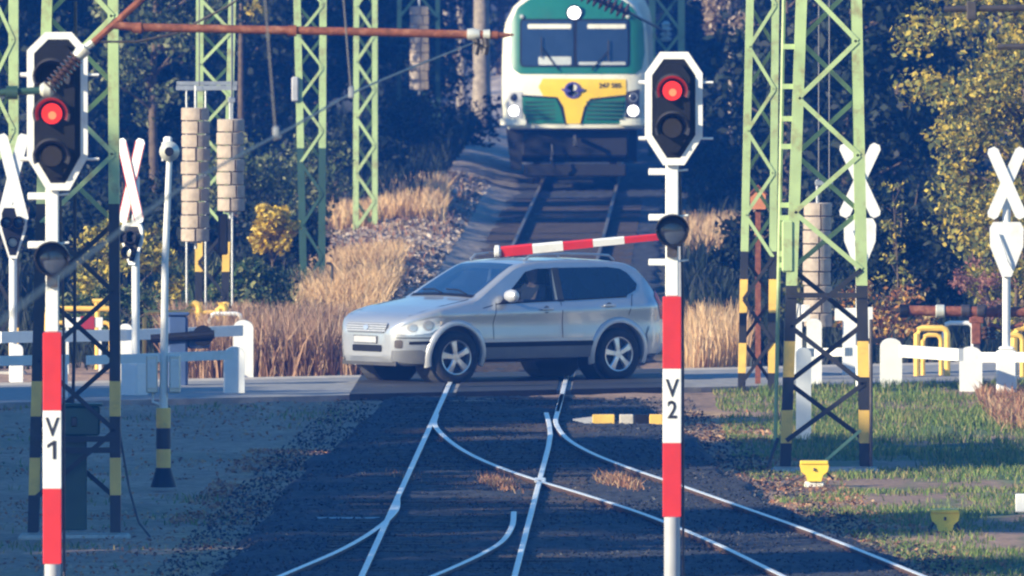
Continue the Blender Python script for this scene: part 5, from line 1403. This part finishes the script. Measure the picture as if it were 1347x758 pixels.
# the dark wood left and right of the line: understorey, trunks, and high crowns that shade it
rnd = random.Random(77)
k = 0
spots = [(-8.5, 345), (-6.8, 352), (-10.8, 350), (-9.6, 372), (-7.2, 380), (-5.0, 385), (-3.9, 398), (-11.5, 388), (-8.8, 402), (-6.2, 412), (-3.4, 425), (-10.5, 430), (-5.2, 445), (-2.6, 460), (-8.2, 455)]
for i, (X_, Y_) in enumerate(spots):
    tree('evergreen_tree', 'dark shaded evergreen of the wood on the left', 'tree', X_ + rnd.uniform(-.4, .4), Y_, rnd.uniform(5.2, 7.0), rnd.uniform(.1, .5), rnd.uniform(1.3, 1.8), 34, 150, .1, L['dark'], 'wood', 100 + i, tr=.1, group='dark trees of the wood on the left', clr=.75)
spots = [(5.6, 318), (6.9, 330), (5.2, 345), (7.6, 352), (5.9, 368), (4.7, 384), (8.2, 380), (6.2, 398), (5.0, 415), (7.2, 425), (9.0, 410), (6.0, 450), (8.3, 455), (4.6, 440)]
for i, (X_, Y_) in enumerate(spots):
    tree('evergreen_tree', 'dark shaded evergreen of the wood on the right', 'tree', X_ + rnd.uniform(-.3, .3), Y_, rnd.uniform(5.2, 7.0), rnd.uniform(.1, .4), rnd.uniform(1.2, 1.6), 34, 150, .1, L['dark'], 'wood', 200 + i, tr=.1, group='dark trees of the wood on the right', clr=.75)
spots = [(-1.5, 520), (1.5, 560), (4.5, 530), (8, 540), (-5, 545), (-8.5, 520), (11, 500), (-11, 560), (3, 620), (-3, 640), (8, 640), (0, 700), (6, 700)]
for i, (X_, Y_) in enumerate(spots):
    tree('evergreen_tree', 'dark tree closing the line far behind the train', 'tree', X_, Y_, rnd.uniform(7, 9), .1, rnd.uniform(2.2, 2.8), 30, 130, .17, L['dark'], 'wood', 300 + i, tr=.18, group='dark trees far behind the train', clr=1.3)
for i, (x_, Y_, r_, m_) in enumerate(((608, 470, .09, 'palewood'), (634, 430, .17, 'palewood'), (590, 500, .08, 'palewood'), (660, 520, .1, 'wood'))):
    p = AT(x_, 100, Y_)
    tree('bare_trunk_tree', ['slender pale trunk left of the thick one beside the train', 'thick pale trunk just left of the train top', 'thinnest pale trunk above the overhead tube', 'dark trunk hidden beside the train'][i], 'tree', p.x, Y_, 13, 8.5, 2.2, 14, 90, .25, L['dark'], m_, 400 + i, tr=r_ * 1.3, clr=1.3)
# tall trees whose high crowns (above the view) keep the wood in shade
spots = [(-13, 342), (-12, 386), (-15, 400), (-11, 414), (-13, 430), (-12, 452), (-14, 475), (-12, 505), (-13, 535), (-16, 385), (-9, 395), (-15, 355)]
for i, (X_, Y_) in enumerate(spots):
    tree('tall_tree', 'tall tree of the wood whose crown is above the view', 'tree', X_, Y_, rnd.uniform(14, 17), 6, 4.2, 40, 120, .36, L['dark'], 'wood', 500 + i, tr=.2, group='tall trees of the left wood', clr=1.9)
# row of trees beside the near track, left of the view: its shade lies over the foreground
spots = [(-24, 176, 13.5), (-24, 182, 11.6), (-24, 188, 13.4), (-24, 194, 10.6), (-24, 199, 10.3), (-24, 203, 10.8), (-24, 208, 14.6), (-24, 213, 14.2), (-24, 218, 10.8), (-24, 223.5, 12.0), (-24, 229, 11.3), (-24, 236, 8.8)]
for i, (X_, Y_, H_) in enumerate(spots):
    tree('roadside_tree', 'broad tree in the row standing left of the view beside the near track', 'tree', X_, Y_, H_, 1.0, 3.3, 70, 120, .34, L['mid'], 'wood', 600 + i, tr=.25, group='row of trees left of the near track', clr=1.5)
tree('roadside_tree', 'lower tree standing alone left of the view beside the weights', 'tree', -12, 288, 5.0, .5, 1.6, 30, 110, .2, L['mid'], 'wood', 650, tr=.12, clr=.8)

# grass, reeds and tufts
def blades(name, pts, h, wd, mat, seed, lean=.35, kind='stuff', hv=.5):
    rng = np.random.default_rng(seed); N = len(pts); P0 = np.array(pts)
    hh = h * (1 - hv + hv * 2 * rng.random(N)); a = rng.random(N) * 2 * np.pi
    L1 = np.stack([np.cos(a), np.sin(a)], 1) * (lean * hh * rng.random(N))[:, None]
    w_ = wd * (.6 + .8 * rng.random(N)); b = rng.random(N) * np.pi; wx = np.stack([np.cos(b), np.sin(b)], 1) * w_[:, None] / 2
    z = np.zeros(N)
    v0 = np.stack([P0[:, 0] - wx[:, 0], P0[:, 1] - wx[:, 1], P0[:, 2]], 1); v1 = np.stack([P0[:, 0] + wx[:, 0], P0[:, 1] + wx[:, 1], P0[:, 2]], 1)
    m0 = np.stack([P0[:, 0] + L1[:, 0] * .4 + wx[:, 0] * .8, P0[:, 1] + L1[:, 1] * .4 + wx[:, 1] * .8, P0[:, 2] + hh * .6], 1)
    m1 = np.stack([P0[:, 0] + L1[:, 0] * .4 - wx[:, 0] * .8, P0[:, 1] + L1[:, 1] * .4 - wx[:, 1] * .8, P0[:, 2] + hh * .6], 1)
    t0 = np.stack([P0[:, 0] + L1[:, 0] + wx[:, 0] * .15, P0[:, 1] + L1[:, 1] + wx[:, 1] * .15, P0[:, 2] + hh], 1)
    t1 = np.stack([P0[:, 0] + L1[:, 0] - wx[:, 0] * .15, P0[:, 1] + L1[:, 1] - wx[:, 1] * .15, P0[:, 2] + hh], 1)
    V = np.stack([v0, v1, m0, m1, t0, t1], 1).reshape(-1, 3); i0 = np.arange(N)[:, None] * 6
    Fc = np.concatenate([i0 + np.array([[0, 1, 2, 3]]), i0 + np.array([[3, 2, 4, 5]])], 0)
    return tag(npmesh(name, V, Fc, mat), kind=kind)
def scatter(n, x0, x1, y0, y1, seed, dens=None, thr=.5, sc=.8, ok=None):
    rng = np.random.default_rng(seed); x = x0 + (x1 - x0) * rng.random(n); y = y0 + (y1 - y0) * rng.random(n)
    keep = np.ones(n, bool)
    if dens is not None: keep &= fbm(x, y * .5, sc, dens) + (rng.random(n) - .5) * .15 > thr
    if ok is not None: keep &= ok(x, y)
    x, y = x[keep], y[keep]
    return np.stack([x, y, ground_z(x, y) - .01], 1)
def offroad(x, y): return (y < road_near(x) - .3) | (y > road_near(x) + ROAD_W + 1.7)
def beyond(x, y): return y > road_near(x) + ROAD_W + 1.8
eRf = lambda x, y: x > edge(BR, y) + .1
# reddish reeds left behind the road
pts = scatter(24000, -4.7, -2.1, 258, 267, 1, 55, .36, .7, ok=lambda x, y: beyond(x, y) & (x < ctr(y) - 2.4 + .25 * (y - 264) * 0))
blades('dry_reeds', pts, .58, .02, L['reed'], 2, .55)
pts = scatter(3500, -2.3, -1.5, 258, 264, 5, 56, .45, .4, ok=lambda x, y: beyond(x, y))
blades('dry_brush', pts, .5, .02, L['reed'], 3, .7)
# straw coloured grass left of the far track, two banks
pts = scatter(20000, -3.3, -1.75, 276, 312, 7, 61, .43, .8, ok=lambda x, y: x < ctr(y) - 2.15 + .0 * y)
blades('straw_grass', pts, .25, .02, L['straw'], 4, .9)
pts = scatter(14000, -3.4, -1.2, 338, 364, 9, 62, .44, .9, ok=lambda x, y: (x < ctr(y) - 1.9 - .0 * (y - 330)))
blades('straw_grass', pts, .32, .028, L['straw'], 5, .6)
pts = scatter(9000, -5.5, -3.2, 268, 300, 19, 67, .45, .9)
blades('low_weeds', pts, .3, .03, L['green'], 15, .6)
# right of the far track
pts = scatter(7500, 2.1, 3.25, 257, 270, 11, 63, .50, .8, ok=lambda x, y: beyond(x, y) & (x > ctr(y) + 2.3))
blades('straw_grass', pts, .52, .024, L['straw'], 6, .35)
pts = scatter(4000, 3.0, 4.4, 322, 336, 12, 64, .42, .8, ok=lambda x, y: (x > ctr(y) + 1.9))
blades('straw_grass', pts, .42, .028, L['straw'], 7, .4)
pts = scatter(9000, 5.6, 9.2, 480, 520, 13, 68, .3, 2.0)
blades('straw_grass', pts, 1.0, .06, L['reed'], 17, .4)
# green grass right of the near tracks
pts = scatter(90000, 2.6, 8.5, 190, 255, 14, 71, .50, 1.1, ok=lambda x, y: eRf(x, y) & offroad(x, y))
blades('grass', pts, .06, .015, L['grass'], 8, .8)
pts = scatter(26000, 3.2, 8.5, 226, 256, 15, 72, .48, 1.0, ok=lambda x, y: eRf(x, y) & offroad(x, y))
blades('grass', pts, .10, .016, L['grass'], 9, .8)
pts = scatter(20000, -8.5, -1.8, 188, 247, 16, 73, .66, 1.2, ok=lambda x, y: (x < edge(BL, y) - .1) & offroad(x, y))
blades('grass', pts, .06, .016, L['grass'], 10, .9)
pts = scatter(9000, 6.0, 8.6, 236, 248, 18, 74, .38, .8, ok=lambda x, y: offroad(x, y))
blades('brown_undergrowth', pts, .16, .02, L['rusttuft'], 16, .9)
# fallen leaves along the ballast's edges
def litter(name, pts, size, mat, seed):
    rng = np.random.default_rng(seed); P0 = np.array(pts); N = len(P0); P0[:, 2] += .015 + .02 * rng.random(N)
    a = rng.normal(size=(N, 3)); a[:, 2] *= .45; a /= np.linalg.norm(a, axis=1)[:, None]; b = rng.normal(size=(N, 3)); b[:, 2] *= .45; b -= (b * a).sum(1)[:, None] * a; b /= np.linalg.norm(b, axis=1)[:, None]
    s = size * (.5 + rng.random((N, 1)))
    v = np.stack([P0 - a * s, P0 + b * s * .6, P0 + a * s, P0 - b * s * .6], 1).reshape(-1, 3)
    return tag(npmesh(name, v, np.arange(N * 4).reshape(-1, 4), mat), kind='stuff')
pts = scatter(30000, 1.5, 7.5, 192, 243, 31, 81, .42, 1.0, ok=lambda x, y: (x > edge(BR, y) - .05) & (x < edge(BR, y) + 1.1))
litter('fallen_leaves', pts, .028, L['rusttuft'], 1)
pts = scatter(14000, -4.6, -1.6, 205, 232, 32, 82, .46, .9, ok=lambda x, y: (x < edge(BL, y) + .1) & (x > edge(BL, y) - .9))
litter('fallen_leaves', pts, .028, L['rusttuft'], 2)
pts = scatter(16000, -8.5, -1.8, 188, 247, 71, 92, .48, 1.3, ok=lambda x, y: (x < edge(BL, y) - .1) & offroad(x, y))
litter('fallen_leaves', pts, .022, L['rusttuft'], 8)
# rusty tufts growing against the rails
def tufts(name, label, cx, cy, lx, ly, n, h, seed, mat='rusttuft'):
    rng = np.random.default_rng(seed); P0 = np.zeros((n, 3)); q = rng.normal(size=(n, 2)) * .45
    P0[:, 0] = cx + q[:, 0] * lx; P0[:, 1] = cy + q[:, 1] * ly - q[:, 0] * ly * .9; P0[:, 2] = -.1
    o = blades(name, P0, h, .016, L[mat], seed, .9); o['label'] = label; return o
p = G(655, 632); tufts('dry_weeds', 'rusty weeds between the diverging rails left of the crossing of rails', p.x, p.y, .22, 1.6, 700, .10, 41)
p = G(815, 630); tufts('dry_weeds', 'rusty weeds below the outer curved rail', p.x, p.y, .22, 1.6, 700, .11, 42)
p = G(535, 620); tufts('dry_weeds', 'faint weeds at the left straight rail', p.x, p.y, .25, 1.6, 200, .07, 43)

L['stone'] = leafmat('ballast_chips', [(.04, .045, .055), (.065, .07, .085), (.025, .028, .035), (.06, .052, .05), (.015, .017, .022)], trans=0)
pts = scatter(70000, -6, 9, 186, 246, 61, 88, .3, 1.0, ok=lambda x, y: (np.abs(x - edge(BL, y)) < .5) | (np.abs(x - edge(BR, y)) < .5))
pts[:, 2] = np.maximum(pts[:, 2], -.13); litter('loose_ballast', pts, .022, L['stone'], 6)
pts = scatter(90000, -5, 8, 186, 246, 62, 89, .2, 1.0, ok=lambda x, y: (x > edge(BL, y) + .2) & (x < edge(BR, y) - .2))
pts[:, 2] = -.075; litter('loose_ballast', pts, .016, L['stone'], 7)
# rough brown growth and stones on the gravel bank, low weeds under the wood
L['bank'] = leafmat('bank_stones', [(.34, .27, .23), (.48, .4, .34), (.2, .15, .13), (.4, .3, .22), (.12, .1, .09)], trans=0)
pts = scatter(60000, -4.2, .2, 262, 380, 51, 83, .3, 1.2, ok=lambda x, y: (x > ctr(y) - 4.2) & (x < ctr(y) - 1.75) & beyond(x, y))
litter('bank_rubble', pts, .05, L['bank'], 5)
pts = scatter(9000, -4.2, .2, 262, 380, 52, 84, .5, .7, ok=lambda x, y: (x > ctr(y) - 3.8) & (x < ctr(y) - 1.9) & beyond(x, y))
blades('dry_brush', pts, .14, .02, L['rusttuft'], 53, .9)
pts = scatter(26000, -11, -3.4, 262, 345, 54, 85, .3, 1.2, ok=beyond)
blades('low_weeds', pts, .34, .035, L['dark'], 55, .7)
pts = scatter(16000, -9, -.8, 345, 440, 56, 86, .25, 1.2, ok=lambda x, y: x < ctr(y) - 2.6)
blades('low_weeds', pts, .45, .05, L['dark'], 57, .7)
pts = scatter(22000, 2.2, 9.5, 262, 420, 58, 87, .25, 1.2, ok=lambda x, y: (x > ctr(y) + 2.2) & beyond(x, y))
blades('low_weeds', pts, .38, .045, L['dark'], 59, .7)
rnd = random.Random(5)
for i, (X_, Y_, h_) in enumerate(((-7.6, 300, 1.5), (-6.6, 296, 1.2), (-6.3, 312, 1.8), (-5.2, 306, 1.3), (-8.2, 322, 2.4), (-4.9, 325, 1.6), (-3.5, 368, 1.7), (-2.6, 372, 1.2), (-4.6, 376, 2.2), (-1.9, 392, 1.6), (-1.5, 410, 1.9), (3.9, 300, 1.3), (4.8, 296, 1.7), (4.4, 356, 2.0), (3.6, 372, 1.6), (6.3, 300, 1.9))):
    tree('understorey_bush', 'dark leafy bush of the wood floor', 'bush', X_, Y_, h_, 0, h_ * .55, 22, 120, .065, L['dark'], 'wood', 700 + i, tr=.04, group='dark bushes under the trees', clr=h_ * .27)

# ------------------------------------------------------------------ air
m = bpy.data.materials.new('haze'); m.use_nodes = True; n = m.node_tree.nodes; l = m.node_tree.links; n.clear()
pv = n.new('ShaderNodeVolumePrincipled'); pv.inputs['Color'].default_value = (.03, .24, 1, 1); pv.inputs['Density'].default_value = HAZE_DENSITY; pv.inputs['Anisotropy'].default_value = .2
out = n.new('ShaderNodeOutputMaterial'); l.new(pv.outputs[0], out.inputs['Volume'])
mb = MB(); mb.box(-1100, 1100, -100, 1600, -1.6, 22)
hz = mb.build('haze', m); tag(hz, kind='stuff')
